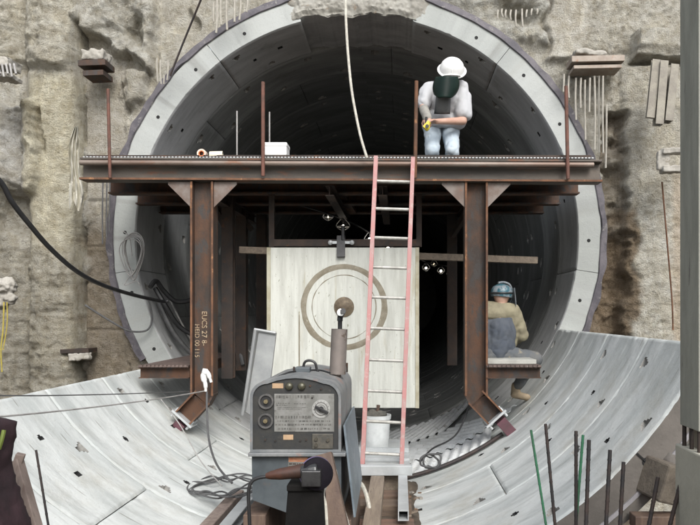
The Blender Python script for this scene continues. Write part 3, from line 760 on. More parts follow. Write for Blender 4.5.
bp = thing('cream_board', P(343,408,7.70), 'cream painted square board with a brown circle standing behind the ladder', 'board')
x0, x1, z1, z0 = P(268,0,7.7).x, P(418,0,7.7).x, P(0,247.5,7.7).z, P(0,408,7.7).z
b = MB()
ny_, nx_ = 30, 30
b.box(x0, x1, CY+7.7, CY+7.76, z0, z1); b.build('panel', BOARD, bp, bevel=.006)
EDG = M('edge_timber', (.42,.40,.31), (.33,.30,.21), 8, .8, bmp=.3)
for (q0,q1,s0,s1) in ((x0-.012,x0+.028,z0,z1),(x1-.028,x1+.012,z0,z1)):
    b = MB(); b.box(q0,q1,CY+7.688,CY+7.77,s0,s1); b.build('edge_strip', EDG, bp)
def flat_ring(c, r0, r1, dy, n=72):
    b = MB(); vs=[]
    for k in range(n):
        t=2*PI*k/n; wob=.006*noise.noise(Vector((math.cos(t)*3, math.sin(t)*3, r0*9)))
        for r, y in ((r0+wob,0),((r0*.7+r1*.3)+wob,dy),((r0*.3+r1*.7)-wob,dy),(r1-wob*2,0)): vs.append((c.x+r*math.cos(t), c.y+y, c.z+r*math.sin(t)))
    return b.add(vs, [(k*4+j, ((k+1)%n)*4+j, ((k+1)%n)*4+j+1, k*4+j+1) for k in range(n) for j in range(3)])
bc = P(344,307,7.7)
flat_ring(bc, .415, .475, -.004).build('brown_ring', STAIN, bp, True)
flat_ring(bc, .348, .356, -.003).build('thin_ring', STAIN, bp, True)
b = MB(); b.lathe(bc, (0,-1,0), [(0,.112),(.012,.108),(.018,.085),(.03,.07),(.04,.03)], 24)
b.build('boss', M('rusty_boss', (.10,.075,.05), (.19,.15,.10), 12, .6, .3, bmp=.4), bp, True)
b = MB(); b.box(bc.x-.50,bc.x-.485,CY+7.697,CY+7.70,z0+.25,bc.z-.05); b.build('run_mark', STAIN, bp)

# ---------------------------------------------------------------- ladder
ld = thing('ladder', P(382,467,6.42), 'pink railed ladder with bare rungs leaning on the front beam', 'ladder')
LT = (P(376,157,6.93), P(413,158,6.93)); LB = (P(362.5,466,6.42), P(401.5,468,6.42))
for a, c in zip(LT, LB):
    b = MB(); b.ibeam(c, a, .075, .040, .007, .008, (0,1,0)); b.build('rail', PINK, ld, bevel=.003)
ry = [181, 208.5, 237.5, 267, 297, 328, 359.5, 390.5, 421, 453]
for y in ry:
    t = (y-157.5)/(467-157.5)
    dd = 6.93+(6.42-6.93)*(t*6.42/ (6.93*(1-t)+6.42*t)) 
    # rung position: interpolate on the rail in 3D so that it projects to y
    lo, hi = 0., 1.
    for _ in range(30):
        m = (lo+hi)/2; q = LT[0].lerp(LB[0], m); yy = 313-(q.z-CZ)*700/(q.y-CY)
        if yy < y: lo = m
        else: hi = m
    q0, q1 = LT[0].lerp(LB[0], lo), LT[1].lerp(LB[1], lo)
    b = MB(); b.cyl(q0, q1, .0155, n=10); b.build('rung', ALU, ld, True)
for c in LB:
    b = MB(); b.bar(c+Vector((0,0,-.035)), c+Vector((0,0,.02)), .045, .085, (0,1,0)); b.build('foot', BLACK, ld)

# ---------------------------------------------------------------- standing plate, bucket, rails and sleepers
sp_ = thing('standing_plate', (.36, CY+6.8, .66), 'grey metal landing plate under the ladder and white bucket', 'platform')
b = MB(); b.box(.10,.62, CY+6.32, CY+7.7, .650, .672)
b.box(.08,.64, CY+6.28, CY+6.36, .60, .688)
b.build('plate', GALV, sp_, bevel=.004)
for y, z in ((7.0,.71),(6.6,.69)):
    b = MB(); b.box(.10,.62,CY+y,CY+y+.05,.672,z); b.build('cross_bar', GALV, sp_)
for y in (6.4,7.4):
    b = MB(); b.box(.12,.6,CY+y,CY+y+.1,.35,.648); b.build('timber_support', WOOD, sp_)

bk = thing('bucket', P(377,447,7.2), 'white plastic bucket of rags on the plate behind the ladder', 'bucket')
bc2 = Vector((P(377,447,7.2).x, CY+7.2, .674))
b = MB(); b.lathe(bc2, (0,0,1), [(0,.112),(.005,.118),(.30,.137),(.30,.144),(.325,.145),(.34,.146),(.34,.138),(.30,.13),(.26,.128)], 28); b.build('pail', BUCK, bk, True)
b = MB(); b.ball(bc2+Vector((-.02,0,.335)), (.11,.10,.045), 8); b.ball(bc2+Vector((.04,-.03,.345)), (.06,.05,.04), 8); b.ball(bc2+Vector((-.04,.02,.36)), (.05,.06,.03), 8)
wrinkle(b.build('rags', M('dark_rags', (.07,.07,.06), (.13,.12,.1), 12, .9, bmp=.4), bk, True), .05, .05)
b = MB(); b.tube([bc2+Vector((.145*math.cos(t), .03*math.sin(t)-.02, .33+.13*math.sin(t)*.2-(.05*math.sin(t)))) for t in [PI*k/8 for k in range(9)]], .004); b.build('handle', WIRE, bk, True)
b = MB(); b.cyl(bc2+Vector((.0,0,.34)), bc2+Vector((.015,0,.44)), .012, .02); b.build('brush_handle', WOODB, bk)

def timber(x0,x1,y0,y1,z0,z1,label,mat=WOOD,name='timber',group=None):
    b = MB(); b.box(x0,x1,y0,y1,z0,z1); return tag(b.build(name, mat, None, bevel=.006), label, 'timber', group)
timber(.27,.39,CY+4.0,CY+6.26,.50,.605,'pale timber rail running toward the camera from the ladder plate')
ty = thing('square_tube', (.56, CY+5.7, .55), 'short square steel tube with open dark end beside the pale timber rail', 'steel tube')
b = MB(); 
for (a0,a1,c0,c1) in ((.515,.595,.60,.608),(.515,.595,.53,.538),(.515,.523,.538,.60),(.587,.595,.538,.60)): b.box(a0,a1,CY+5.15,CY+6.26,c0,c1)
b.build('tube_wall', GALV, ty)
b = MB(); b.box(.524,.586,CY+5.3,CY+5.32,.539,.599); b.build('void_shade_plate', HOLE, ty)  # dark plate stands in for the shade inside the tube
for k, d in enumerate((4.35,4.75,5.15,5.6,6.02)):
    z=.30+.03*(k%2)
    timber(-.02+.01*k,.66-.012*k,CY+d,CY+d+.2,z+.06,z+.19,['rough brown sleeper lying nearest under the timber rail','rough brown sleeper second from the near end','rough brown sleeper in the middle under the timber rail','rough brown sleeper fourth back under the timber rail','rough brown sleeper just in front of the ladder plate'][k], M('sleeper%d'%k, (.17+.02*(k%3),.125,.09), (.11,.08,.06), 4, .9, bmp=.5, stretch=(.6,5,5)), 'sleeper', 'sleepers between the rails')
# dirt in the bottom of the ring
def dirt(name, label, x0,x1,y0,y1, amp, zf, mat=MUD, kind='stuff'):
    nx=int((x1-x0)/.03); ny=int((y1-y0)/.03); vs=[]
    for j in range(ny+1):
        for i in range(nx+1):
            x=x0+(x1-x0)*i/nx; y=y0+(y1-y0)*j/ny
            e=min(i/nx,1-i/nx,j/ny,1-j/ny)*2
            z=zf(x)+(amp*min(1,e*3.5))*(.55+.9*noise.noise(Vector((x*3,y*3,2)))+.35*noise.noise(Vector((x*11,y*11,5))))-.015
            vs.append((x,y,z))
    b=MB().add(vs,[(j*(nx+1)+i,j*(nx+1)+i+1,(j+1)*(nx+1)+i+1,(j+1)*(nx+1)+i) for j in range(ny) for i in range(nx)])
    o=b.build(name,mat,None,True); tag(o,label,None,None,kind); return o
ringz = lambda x: AZ-math.sqrt(max(RIN**2-x*x,0))
dirt('dirt', 'brown mud and rubble along the bottom of the half rings', -.75,.72,CY+4.3,CY+7.7,.16,ringz)
b=MB(); random.seed(21)
for k in range(150):
    x=random.uniform(-.75,.72); y=CY+random.uniform(4.4,6.3)
    if -.42<x<.2 and y<CY+5.4: continue
    z=ringz(x)+.06+random.uniform(0,.10) if x>-.0 else ringz(x)+random.uniform(.0,.05)
    a_=random.uniform(.008,.03); c=Vector((x,y,z)); d_=Vector((random.uniform(-1,1),random.uniform(-1,1),random.uniform(-.3,.3))).normalized()
    b.bar(c,c+d_*a_*random.uniform(1,4),a_,a_*.6,mi=random.choice((0,0,1,2)))
tag(b.build('debris',[M('chips_brown',(.26,.17,.10),(.17,.11,.07),20,.9),SHOT,WOOD],None),'small chips and offcuts scattered between the timber rails',None,None,'stuff')
# left rails
timber(-.93,-.83,CY+4.3,CY+6.1,.42,.52,'pinkish timber rail on the left of the welding machine', WOODP)
b = MB(); b.channel((-.74,CY+4.3,.47),(-.74,CY+6.3,.47),.10,.09,.01,(0,0,1))
tag(b.build('steel_channel', GALV, None), 'grey steel channel lying beside the pinkish timber rail', 'steel channel')
timber(-.62,-.52,CY+4.9,CY+5.5,.38,.50,'short pinkish timber offcut between steel channel and welding machine', WOODP)
timber(-.66,-.38,CY+5.55,CY+5.75,.38,.49,'stubby brown timber block lying behind the pink offcut', WOODB)

CORR = M('bright_corrugated', (.72,.74,.74), (.58,.60,.60), 5, .6, 0, c3=(.30,.29,.26), c3t=(.56,.7), bmp=.15)
# corrugated sheets following the ring floor
def corr(y0, y1, a0, a1, lift, skew, label, n_y=10, pitch=.125, amp=.028):
    L=(a1-a0)*RIN; na=int(L/pitch*10); vs=[]
    n_y+=1
    for j in range(n_y+1):
        for i in range(na+1):
            s=i/na; jj=max(0,j-1); y=y0+(y1-y0)*jj/(n_y-1)
            a=a0+(a1-a0)*s+skew*(jj/(n_y-1)-.5)
            ph=(s*L)/pitch
            tri=abs((ph%1)*2-1); tri=min(1,max(0,(tri-.3)/.4))
            r=RIN-lift-amp*(1+tri) if j or y0>-1.2 else RIN-.002
            vs.append((r*math.cos(a), y, AZ+r*math.sin(a)))
    b=MB().add(vs,[(j*(na+1)+i,j*(na+1)+i+1,(j+1)*(na+1)+i+1,(j+1)*(na+1)+i) for j in range(n_y) for i in range(na)])
    o=b.build('corrugated_sheet', CORR, None); m=o.modifiers.new('t','SOLIDIFY'); m.thickness=.004
    tag(o,label,'metal sheet','corrugated sheets on the tunnel floor'); return o
A=math.radians
corr(-1.45,-.93,A(-84.0),A(-56),.012,.04,'ribbed grey metal sheet curving along the floor, nearest strip below the right post')
corr(-.96,.1,A(-84),A(-54),.030,-.24,'ribbed grey metal sheet on the tunnel floor, middle strip')
corr(.07,1.2,A(-88),A(-60),.050,.22,'ribbed grey metal sheet on the tunnel floor, farthest strip in the shade')
b=MB(); b.tube([((RIN-.03)*math.cos(A(t)), -1.47, AZ+(RIN-.03)*math.sin(A(t))) for t in range(-84,-53,3)], .022)
tag(b.build('edge_pipe', DKBAR, None, True), 'thin grey pipe along the near edge of the ribbed sheets', 'pipe')

# ---------------------------------------------------------------- welding machine
wd = 4.3; WY = CY+wd
wx0, wx1 = P(250,0,wd).x, P(341,0,wd).x
W = thing('welding_machine', ((wx0+wx1)/2, WY+.45, P(0,515,wd).z), 'dirty grey engine driven welding machine with round gauges on its dark panel', 'welding machine')
zs_, zc, zt_ = P(0,452,wd).z, P(0,400,wd).z, P(0,375.5,wd).z
wb = P(0,516,wd).z
cxm = (wx0+wx1)/2; hw = (wx1-wx0)/2
def arch(hw, z0, zc, zt, r=.10, n=8):
    pts=[(-hw, z0), (hw, z0)]
    zcr = zt-.035
    for k in range(n+1):
        a=PI/2*k/n*1.0; pts.append((hw-r+r*math.cos(a), zcr-r+r*math.sin(a)))
    for k in range(1,6):
        t=k/6; x=(hw-r)*(1-2*t); pts.append((x, zcr+.035*(1-(x/(hw-r))**2)))
    for k in range(n+1):
        a=PI/2+PI/2*k/n; pts.append((-hw+r+r*math.cos(a), zcr-r+r*math.sin(a)))
    return pts
def arch_prism(b, y0, y1, prof, mi=0, front=True, back=True):
    n=len(prof); vs=[(cxm+x,y0,z) for x,z in prof]+[(cxm+x,y1,z) for x,z in prof]
    fs=[(i,(i+1)%n,n+(i+1)%n,n+i) for i in range(n)]
    if front: fs.append(tuple(range(n)))
    if back: fs.append(tuple(range(2*n-1,n-1,-1)))
    b.add(vs,fs,mi)
b = MB(); po = arch(hw, zs_, zc, zt_); pi_ = arch(hw-.016, zs_+.014, zc, zt_-.016, .09)
arch_prism(b, WY+.02, WY+.95, po); n=len(po)
# front lip
vs=[(cxm+x,WY,z) for x,z in po]+[(cxm+x,WY,z) for x,z in pi_]+[(cxm+x,WY+.019,z) for x,z in po]+[(cxm+x,WY+.019,z) for x,z in pi_]
fs=[]
for i in range(n):
    j=(i+1)%n; fs+=[(i,j,n+j,n+i),(i,j,2*n+j,2*n+i),(n+i,n+j,3*n+j,3*n+i)]
b.add(vs,fs)
b.build('hood', WPALE, W, True)
b = MB(); arch_prism(b, WY+.012, WY+.0195, pi_); cp = b.build('control_panel', WDARK, W, True)
fy = WY+.012
def q(px,py,dy=0): v=P(px,py,wd); return Vector((v.x, fy+dy, v.z))
def plate(b, x0,y0,x1,y1, t, mi=0):
    a, c = q(x0,y0), q(x1,y1); b.box(a.x,c.x,fy-t,fy+.001,c.z,a.z,mi)
b = MB(); plate(b,274,394,334,432,.004); npl = b.build('name_plate', WPLATE, cp, bevel=.001)
# rows of small dark print on the plate
b = MB(); random.seed(3)
fyp = fy-.0045
def mark(x0,y0,x1,y1): a,c=q(x0,y0),q(x1,y1); b.box(a.x,c.x,fyp-.0008,fyp,c.z,a.z)
for (y, x0, x1, hh, wmin, wmax) in ((395.5,276,314,3.2,1.0,3.2),(403,276,290,1.0,.5,2),(405,276,287,.8,.5,2),(407.5,277,308,.5,3,7),(403.5,294,306,.9,.6,2),(409,277,300,.5,2,5),(416,275,312,3.4,1,3.5),(420.5,277,330,1.6,1,3),(424,275,331,2,1,4),(428,278,330,2.2,1,3.5)):
    x=x0
    while x<x1:
        w=random.uniform(wmin,wmax); mark(x,y,min(x+w,x1),y+hh*random.uniform(.7,1)); x+=w+random.uniform(.5,1.4)
b.build('printed_marks', M('faded_black_ink', (.06,.06,.055), (.16,.155,.14), 30, .7, bmp=0), npl)
b = MB(); c=q(321,409); b.cyl(c+Vector((0,-.008,0)), c, .056, n=28); b.build('dial_plate', M('dial_grey', (.42,.42,.40), (.32,.32,.30), 14, .4, .2, bmp=0), cp)
b = MB(); b.pipe(c+Vector((0,-.0095,0)), c+Vector((0,-.008,0)), .041,.038,24); b.pipe(c+Vector((0,-.0095,0)), c+Vector((0,-.008,0)), .026,.024,24)
for k in range(11):
    t=A(-30+24*k); b.bar(c+Vector((.044*math.cos(t),-.0088,.044*math.sin(t))), c+Vector((.05*math.cos(t),-.0088,.05*math.sin(t))), .0015,.003,(0,1,0))
b.build('dial_scale', DARKST, cp)
b = MB(); b.bar(c+Vector((-.035,-.02,.017)), c+Vector((.045,-.02,-.024)), .016,.018,(0,1,0)); b.cyl(c+Vector((0,-.02,0)), c, .017, n=14); b.build('dial_knob', BLACK, cp, bevel=.002)
for (x,y) in ((266,401.5),(265.5,421)):
    c=q(x,y); b=MB(); b.pipe(c+Vector((0,-.014,0)), c, .047,.036,28,0); b.cyl(c+Vector((0,-.004,0)), c, .036,n=24,mi=1); b.cyl(c+Vector((0,-.024,0)), c, .013,.013,n=12,mi=2); b.cyl(c+Vector((0,-.03,0)), c, .005,n=8,mi=2)
    b.build('output_socket', [M('socket_rim', (.06,.06,.058), (.11,.105,.10), 20, .5, bmp=.1), BLACK, M('brass_stud', (.30,.25,.15), None, 20, .4, .6)], cp, True)
for (x,y) in ((289,386.5),(301.5,386.5)):
    c=q(x,y); b=MB(); b.lathe(c,(0,-1,0),[(0,.024),(.012,.024),(.02,.018),(.024,.005)],18); b.build('push_button', M('dull_brass', (.10,.095,.065), None, 20, .4, .4), cp, True)
for (x0,y0,x1,y1,m_) in ((272,383.5,283,388.5,YELAB),(283,435,293,440,YELAB)):
    b=MB(); plate(b,x0,y0,x1,y1,.003); b.build('small_label', m_, cp)
b = MB(); plate(b,312,434,333,449,.010); b.build('outlet_cover', M('outlet_dark', (.06,.058,.05), (.1,.09,.07), 20, .5, bmp=.2), cp, bevel=.003)
for (x,y) in ((316,439),(316,445),(328,440)):
    c=q(x,y); b=MB(); b.cyl(c+Vector((0,-.022,0)), c, .011,n=12); b.build('terminal_stud', M('stud', (.1,.09,.07), None, 20,.5,.4), cp)
for (x,y) in ((265,440),(275,441),(300,441),(306,440),(310,386),(321,389),(312,398)):
    c=q(x,y); b=MB(); b.cyl(c+Vector((0,-.008,0)), c, .006,n=8); b.build('screw_head', DARKST, cp)
# shelf and lower front
b = MB(); b.box(wx0-.006,wx1+.03,WY-.035,WY+.95,zs_-.022,zs_-.001); b.build('shelf_rail', WPALE, W, bevel=.004)
b = MB()
v0=[P(253,460,wd),P(341,460,wd),P(341,518,wd),P(290,510,wd),P(256,499,wd)]
prof=[(wx0+.012,zs_-.023),(wx1-.004,zs_-.023),(wx1-.004,wb-.03),(P(300,0,wd).x,wb-.01),(wx0+.016,P(0,500,wd).z)]
nn=len(prof); b.add([(x,WY+.012,z) for x,z in prof]+[(x,WY+.93,z) for x,z in prof],[(i,(i+1)%nn,nn+(i+1)%nn,nn+i) for i in range(nn)]+[tuple(range(nn)),tuple(range(2*nn-1,nn-1,-1))])
lf = b.build('lower_housing', WGREY, W, bevel=.004)
b = MB(); a,c=P(288,457,wd),P(308,471,wd); b.box(a.x,c.x,WY+.006,WY+.0125,c.z,a.z); wl=b.build('warning_label', WPLATE, W)
b = MB(); a,c=P(288.5,457.6,wd),P(307.5,462,wd); b.box(a.x,c.x,WY+.004,WY+.0062,c.z,a.z); b.build('label_header', ORLAB, wl)
b = MB()
for r_ in range(3):
    x=289
    while x<306:
        w=random.uniform(1,3.5); a,c=P(x,463.5+r_*2.6,wd),P(min(x+w,307),464.7+r_*2.6,wd); b.box(a.x,c.x,WY+.0045,WY+.0062,c.z,a.z); x+=w+.8
b.build('label_print', DARKST, wl)
# side doors
b = MB(); q4=[Vector((wx1+.012,WY+.02,zs_+.16)),Vector((wx1+.012,WY+.90,zs_+.16)),Vector((wx1+.07,WY+.88,wb+.02)),Vector((wx1+.075,WY+.04,wb-.02))]
b.add(q4+[v+Vector((.012,0,.002)) for v in q4],[(0,1,2,3),(7,6,5,4),(0,4,5,1),(1,5,6,2),(2,6,7,3),(3,7,4,0)])
b.build('side_door', M('pale_blue_door', (.20,.24,.27), (.12,.15,.17), 4, .4, .1, c3=(.5,.5,.48), c3t=(.6,.7), bmp=.05), W)
b = MB(); a0=P(259,331,4.75); a1=P(276,333,4.75); a2=P(262,396,4.75); a3=P(246,412,4.75)
ab=Vector((0,.30,0)); th=Vector((-.0,.03,0))
b.add([a0,a1,a2+Vector((.02,0,-.2)),a3,a0+ab*.2+Vector((-.03,0,0)),a1+th,a2+th+Vector((.02,0,-.2)),a3+ab*.2+Vector((-.02,0,0))],[(0,1,2,3),(7,6,5,4),(0,4,5,1),(1,5,6,2),(2,6,7,3),(3,7,4,0)])
b.tube([a0+Vector((-.022,-.01,.01)), a3+Vector((-.02,-.01,-.02))], .012, smooth=0); b.tube([a0+Vector((-.03,-.01,.012)), a1+Vector((0,-.01,.0))], .010, smooth=0)
b.build('open_side_cover', M('pale_cover', (.36,.37,.36), (.26,.27,.27), 4, .4, .2, c3=(.3,.3,.29), bmp=.05), W)
# fittings on the hood
b = MB(); c=P(303,377,4.6); b.box(c.x-.05,c.x+.05,c.y-.04,c.y+.04,zt_-.005,zt_+.03); b.build('fuel_cap_block', WGREY, W, bevel=.006)
b = MB(); b.tube([Vector((P(x,0,4.7).x, CY+4.7, P(0,y,4.7).z)) for x,y in ((303,368),(305,362),(310,360.5),(315,363),(317,370),(320,376))], .009); b.build('lifting_eye', BLACK, W, True)
b = MB(); b.tube([P(276,378,4.5),P(288,372.5,4.5),P(300,371,4.6),P(318,370,4.7),P(330,373,4.6)], .006); b.build('hood_cable', BLACK, W, True)
b = MB(); b.cyl(P(337.5,374,4.75), P(339.5,329,4.75), .055, n=24); b.cyl(P(336,380,4.75), P(337,372,4.75), .03)
b.build('muffler', M('muffler_steel', (.17,.15,.135), (.22,.19,.17), 6, .6, .3, c3=(.1,.07,.05), bmp=.1), W, True)
b = MB(); b.cyl(P(340,330,4.75), P(340,319,4.75), .015); b.tube([P(340,321,4.75),P(340.5,316,4.75),P(342.5,313,4.70),P(343,311,4.62)], .02); b.build('exhaust_tip', [BLACK], W, True)
b = MB(); c=P(340.5,313,4.66); b.lathe(c,(0.1,-1,.2),[(0,.022),(.02,.024),(.021,.018),(.012,.016)],14); b.build('exhaust_flap', M('bright_flap', (.7,.7,.68), None, 5, .25, .8), W, True)
for (x,d) in ((294,4.55),(347,4.9)):
    b = MB(); c=P(x,373,d); b.cyl((c.x,c.y,zt_-.03),(c.x,c.y,zt_+.035),.007); b.build('stay_bolt', DARKST, W)
# timber bearers carrying the machine
timber(wx0-.05,wx0+.09,WY+.03,WY+1.0,ringz(-.4)-.0,wb-.002,'dark timber bearer under the left side of the welding machine', WOODB)
timber(wx1-.08,wx1+.06,WY+.03,WY+1.0,.40,wb-.034,'dark timber bearer under the right side of the welding machine', WOODB)

# ---------------------------------------------------------------- angle grinder on its dark stand
gd = 2.45
G = thing('angle_grinder', P(290,478,gd), 'angle grinder with brown grip and purple highlighted disc lying on a black stand', 'power tool')
ax = (P(312,470,gd)-P(262,477,gd)).normalized()
b = MB(); st=P(266,476,gd); L=(P(307,473,gd)-st).length
b.lathe(st, ax, [(0,.009),(.015,.014),(.05,.020),(.09,.022),(L*.8,.024),(L,.026)], 18); b.build('grip', PLASTIC_OR, G, True)
b = MB(); st2=P(302,474,gd); b.lathe(st2, ax, [(0,.034),(.03,.037),(.055,.037),(.06,.030)], 18); b.box(P(303,0,gd).x,P(322,0,gd).x,CY+gd-.045,CY+gd+.03,P(0,484,gd).z,P(0,468,gd).z); b.build('gear_head', M('gear_head_metal', (.03,.028,.03), (.07,.07,.07), 10, .35, .6), G, bevel=.004)
b = MB(); c=P(317,474,gd); nrm=Vector((.35,-.9,.1)).normalized()
b.lathe(c, nrm, [(-.012,.055),(-.01,.058),(.010,.056),(.014,.05)], 32); b.build('disc_guard', M('guard_dark', (.010,.008,.012), None, 10, .8, spec=.15), G, True)
b = MB(); d_,s_,u_=ortho(nrm); b.tube([c-nrm*.014+ (s_*math.cos(t)+u_*math.sin(t))*.056 for t in [2*PI*k/28 for k in range(28)]], .004, closed=True, smooth=2); b.build('guard_rim', PURPLE, G, True)
b = MB(); b.tube([P(268,476.5,gd),P(258,478,gd),P(251.5,482,gd),P(248.5,492,gd),P(249,510,gd),P(250,535,gd)], .0065, n=9); b.build('cord', BLACK, G, True)
b = MB(); q5=[P(288,486,gd),P(322,486,gd),P(326,560,gd),P(282,560,gd)]
b.add(q5+[v+Vector((0,.10,0)) for v in q5],[(0,1,2,3),(7,6,5,4),(0,4,5,1),(1,5,6,2),(2,6,7,3),(3,7,4,0)]); b.box(P(287,0,gd).x,P(323,0,gd).x,CY+gd-.01,CY+gd+.12,P(0,491,gd).z,P(0,484.5,gd).z)
b.box(P(288,0,gd).x,P(320,0,gd).x,CY+gd,CY+gd+.1,-.35,P(0,555,gd).z)
tag(b.build('tool_stand', BLACKM, None, bevel=.004), 'black steel stand under the angle grinder', 'stand')
b = MB(); b.bar(P(322,455,2.9), P(345,560,2.75), .085,.04,(0,1,0)); b.bar(P(345,560,2.75), Vector((P(345,0,2.75).x+.1,CY+2.8,-.35)), .085,.04,(0,1,0))
pk=b.build('leaning_plank', WOODB, None); tag(pk,'reddish brown plank leaning behind the angle grinder','plank')
b = MB(); b.tube([P(326,484,2.55),P(322.5,494,2.5),P(325,505,2.5),P(326.5,530,2.5),P(327,560,2.5),P(327,640,2.5)], .008); tag(b.build('white_hose', ROPE, None, True),'short pale hose hanging down from the grinder disc','hose')
b = MB(); b.tube([P(335,470,3.2),P(341,500,3.2),P(349,530,3.2),P(352,560,3.2)], .008); tag(b.build('rope', ROPE, None, True),'thin pale rope running down beside the brown plank','rope')

# ---------------------------------------------------------------- hard edges: near left objects
ck = thing('draped_jacket', P(-10,540,2.2), 'dark maroon jacket with lime stripe hanging at the lower left edge', 'jacket')
b = MB(); 
prof_=[(-60,420),(-20,415),(6,415),(17,420),(18,432),(15,450),(14,462),(20,485),(30,510),(40,545),(-60,545)]
n_=len(prof_); 
b.add([P(x,y,2.2)+Vector((-.02,-.14,0)) for x,y in prof_]+[P(x,y,2.2) for x,y in prof_],[(i,(i+1)%n_,n_+(i+1)%n_,n_+i) for i in range(n_)]+[tuple(range(n_)),tuple(range(2*n_-1,n_-1,-1))])
o=b.build('cloth', CLOTHM, ck); r_=o.modifiers.new('r','REMESH'); r_.mode='VOXEL'; r_.voxel_size=.012; r_.use_smooth_shade=True
o.modifiers.new('s','SMOOTH').iterations=4; wrinkle(o,.02,.05)
b = MB(); b.tube([P(4,430,2.05),P(2,439,2.045),P(-1,449,2.045)], .006,smooth=3); b.build('stripe', LIME, ck, True)
b = MB(); b.bar(P(15,462,2.45), P(37,540,2.35), .045,.04,(0,1,0)); b.bar(P(15,457,2.45),P(24,459,2.46),.04,.03); b.bar(P(36,540,2.25), Vector((P(40,0,2.25).x,CY+2.3,-.35)), .05,.05,(0,1,0))
tag(b.build('timber_stake', WOODP, None, bevel=.003),'pinkish timber stake beside the maroon jacket','timber')

# bars sticking up
bars=[(36,450,54,560,.006,DKBAR,'thin dark bar standing alone at the lower left',2.9,None)]
for (x0,y0,x1,r,m_,lb,d) in (
    (531,430,546,.008,GREENR,'green coated bar, leftmost of the upright bars',3.6),
    (545.5,424,555,.010,DKBAR,'dark bar next to the leftmost green one, tallest of the upright bars',3.6),
    (576,431,576,.011,DKBAR,'dark upright bar just left of the greenish slanted one',3.5),
    (583,435,576,.009,GREENR,'greenish slanted bar crossing between two dark upright bars',3.6),
    (589,440,586,.012,DKBAR,'thick dark upright bar right of the slanted greenish one',3.4),
    (610,450,606,.012,DKBAR,'dark upright bar standing alone left of the pair nearer the end face',3.4),
    (623.5,462,620,.012,DKBAR,'dark upright bar in front of the ring end face, third from the pillar',3.4),
    (658,477,649,.012,DKBAR,'short dark bar leaning left over the rubble, second from the pillar',3.3),
    (681,482,670,.012,DKBAR,'short dark bar leaning in front of the grey pillar base',3.2)):
    bars.append((x0,y0,x1,525,r,m_,lb,d,'reinforcing bars standing at the lower right'))
for (x0,y0,x1,y1,r,m_,lb,d,grp) in bars:
    r*=.8; top=P(x0,y0,d); bot=P(x1,y1,d); e=top+(bot-top)*((top.z+.38)/(top.z-bot.z))
    if e.x < -3: e = bot
    b=MB(); b.cyl(e, top, r, n=9)
    for k in range(int((top-e).length/.05)):
        c=e.lerp(top,(k+.5)*.05/(top-e).length); b.cyl(c, c+(top-e).normalized()*.008, r*1.14, n=9)
    tag(b.build('rebar', m_, None, True), lb, 'steel bar', grp)

# pillar at right edge
pd=3.0
pil = thing('steel_pillar', P(695,560,pd), 'grey steel column standing on a block at the right edge', 'column')
x0=P(680,0,3.2).x; zj=P(0,428,3.1).z; zk=P(0,449,3.1).z
b=MB(); b.box(x0,x0+.022,CY+3.0,CY+3.2,zj,7.5); b.box(x0+.022,x0+.30,CY+3.085,CY+3.10,zj,7.5,1); b.box(x0+.30,x0+.322,CY+3.0,CY+3.2,zj,7.5)
b.build('shaft', [PILLAR, DARKST], pil, bevel=.003)
b=MB(); b.box(x0-.008,x0+.36,CY+2.96,CY+3.24,-.4,zk); b.build('base_block', PILBLK, pil, bevel=.008)
for yy in (3.0,3.08,3.16):
    b=MB(); b.cyl((x0+.012,CY+yy+.02,zk-.01),(x0+.012,CY+yy+.02,zj+.01),.010,n=8); b.build('anchor_bolt', DARKST, pil)
b=MB(); b.box(x0+.04,x0+.3,CY+3.02,CY+3.2,zk-.001,zj+.001); b.build('packing', M('packing', (.25,.22,.17), None, 12, .8), pil)

# rubble under the near end on the right
dirt('rubble', 'grey mud and broken rubble beside the end of the half rings', 1.3,3.6,CY+3.4,CY+5.6,.35,lambda x: -.35+.25*(x-1.3), M('rubble_mud', (.10,.085,.07), (.06,.05,.04), 5, .9, c3=(.2,.185,.165), bmp=.9, bscale=16))
b=MB(); c=P(662,478,4.5); b.box(-.17,.17,-.2,.2,-.12,.12); 
R_=Matrix.Rotation(.3,3,'Y')@Matrix.Rotation(.4,3,'Z'); b.v=[c+R_@v for v in b.v]
tag(b.build('concrete_block', M('block_brown', (.13,.11,.085), (.085,.07,.055), 8, .9, bmp=.6), None, bevel=.015),'brown broken concrete block wedged beside the ring end near the pillar','concrete block')
b=MB(); c=P(672,462,4.55); b.ball(c,(.16,.12,.13),8); o=lumpy(b.build('boulder', ENDC, None),.015,.12,.09); tag(o,'rough grey stone above the brown block near the pillar','stone')
timber(P(630,0,4.4).x,P(676,0,4.4).x,CY+4.3,CY+4.42,P(0,525,4.4).z,P(0,512,4.4).z,'dark timber under the rubble at the lower right',WOODB)

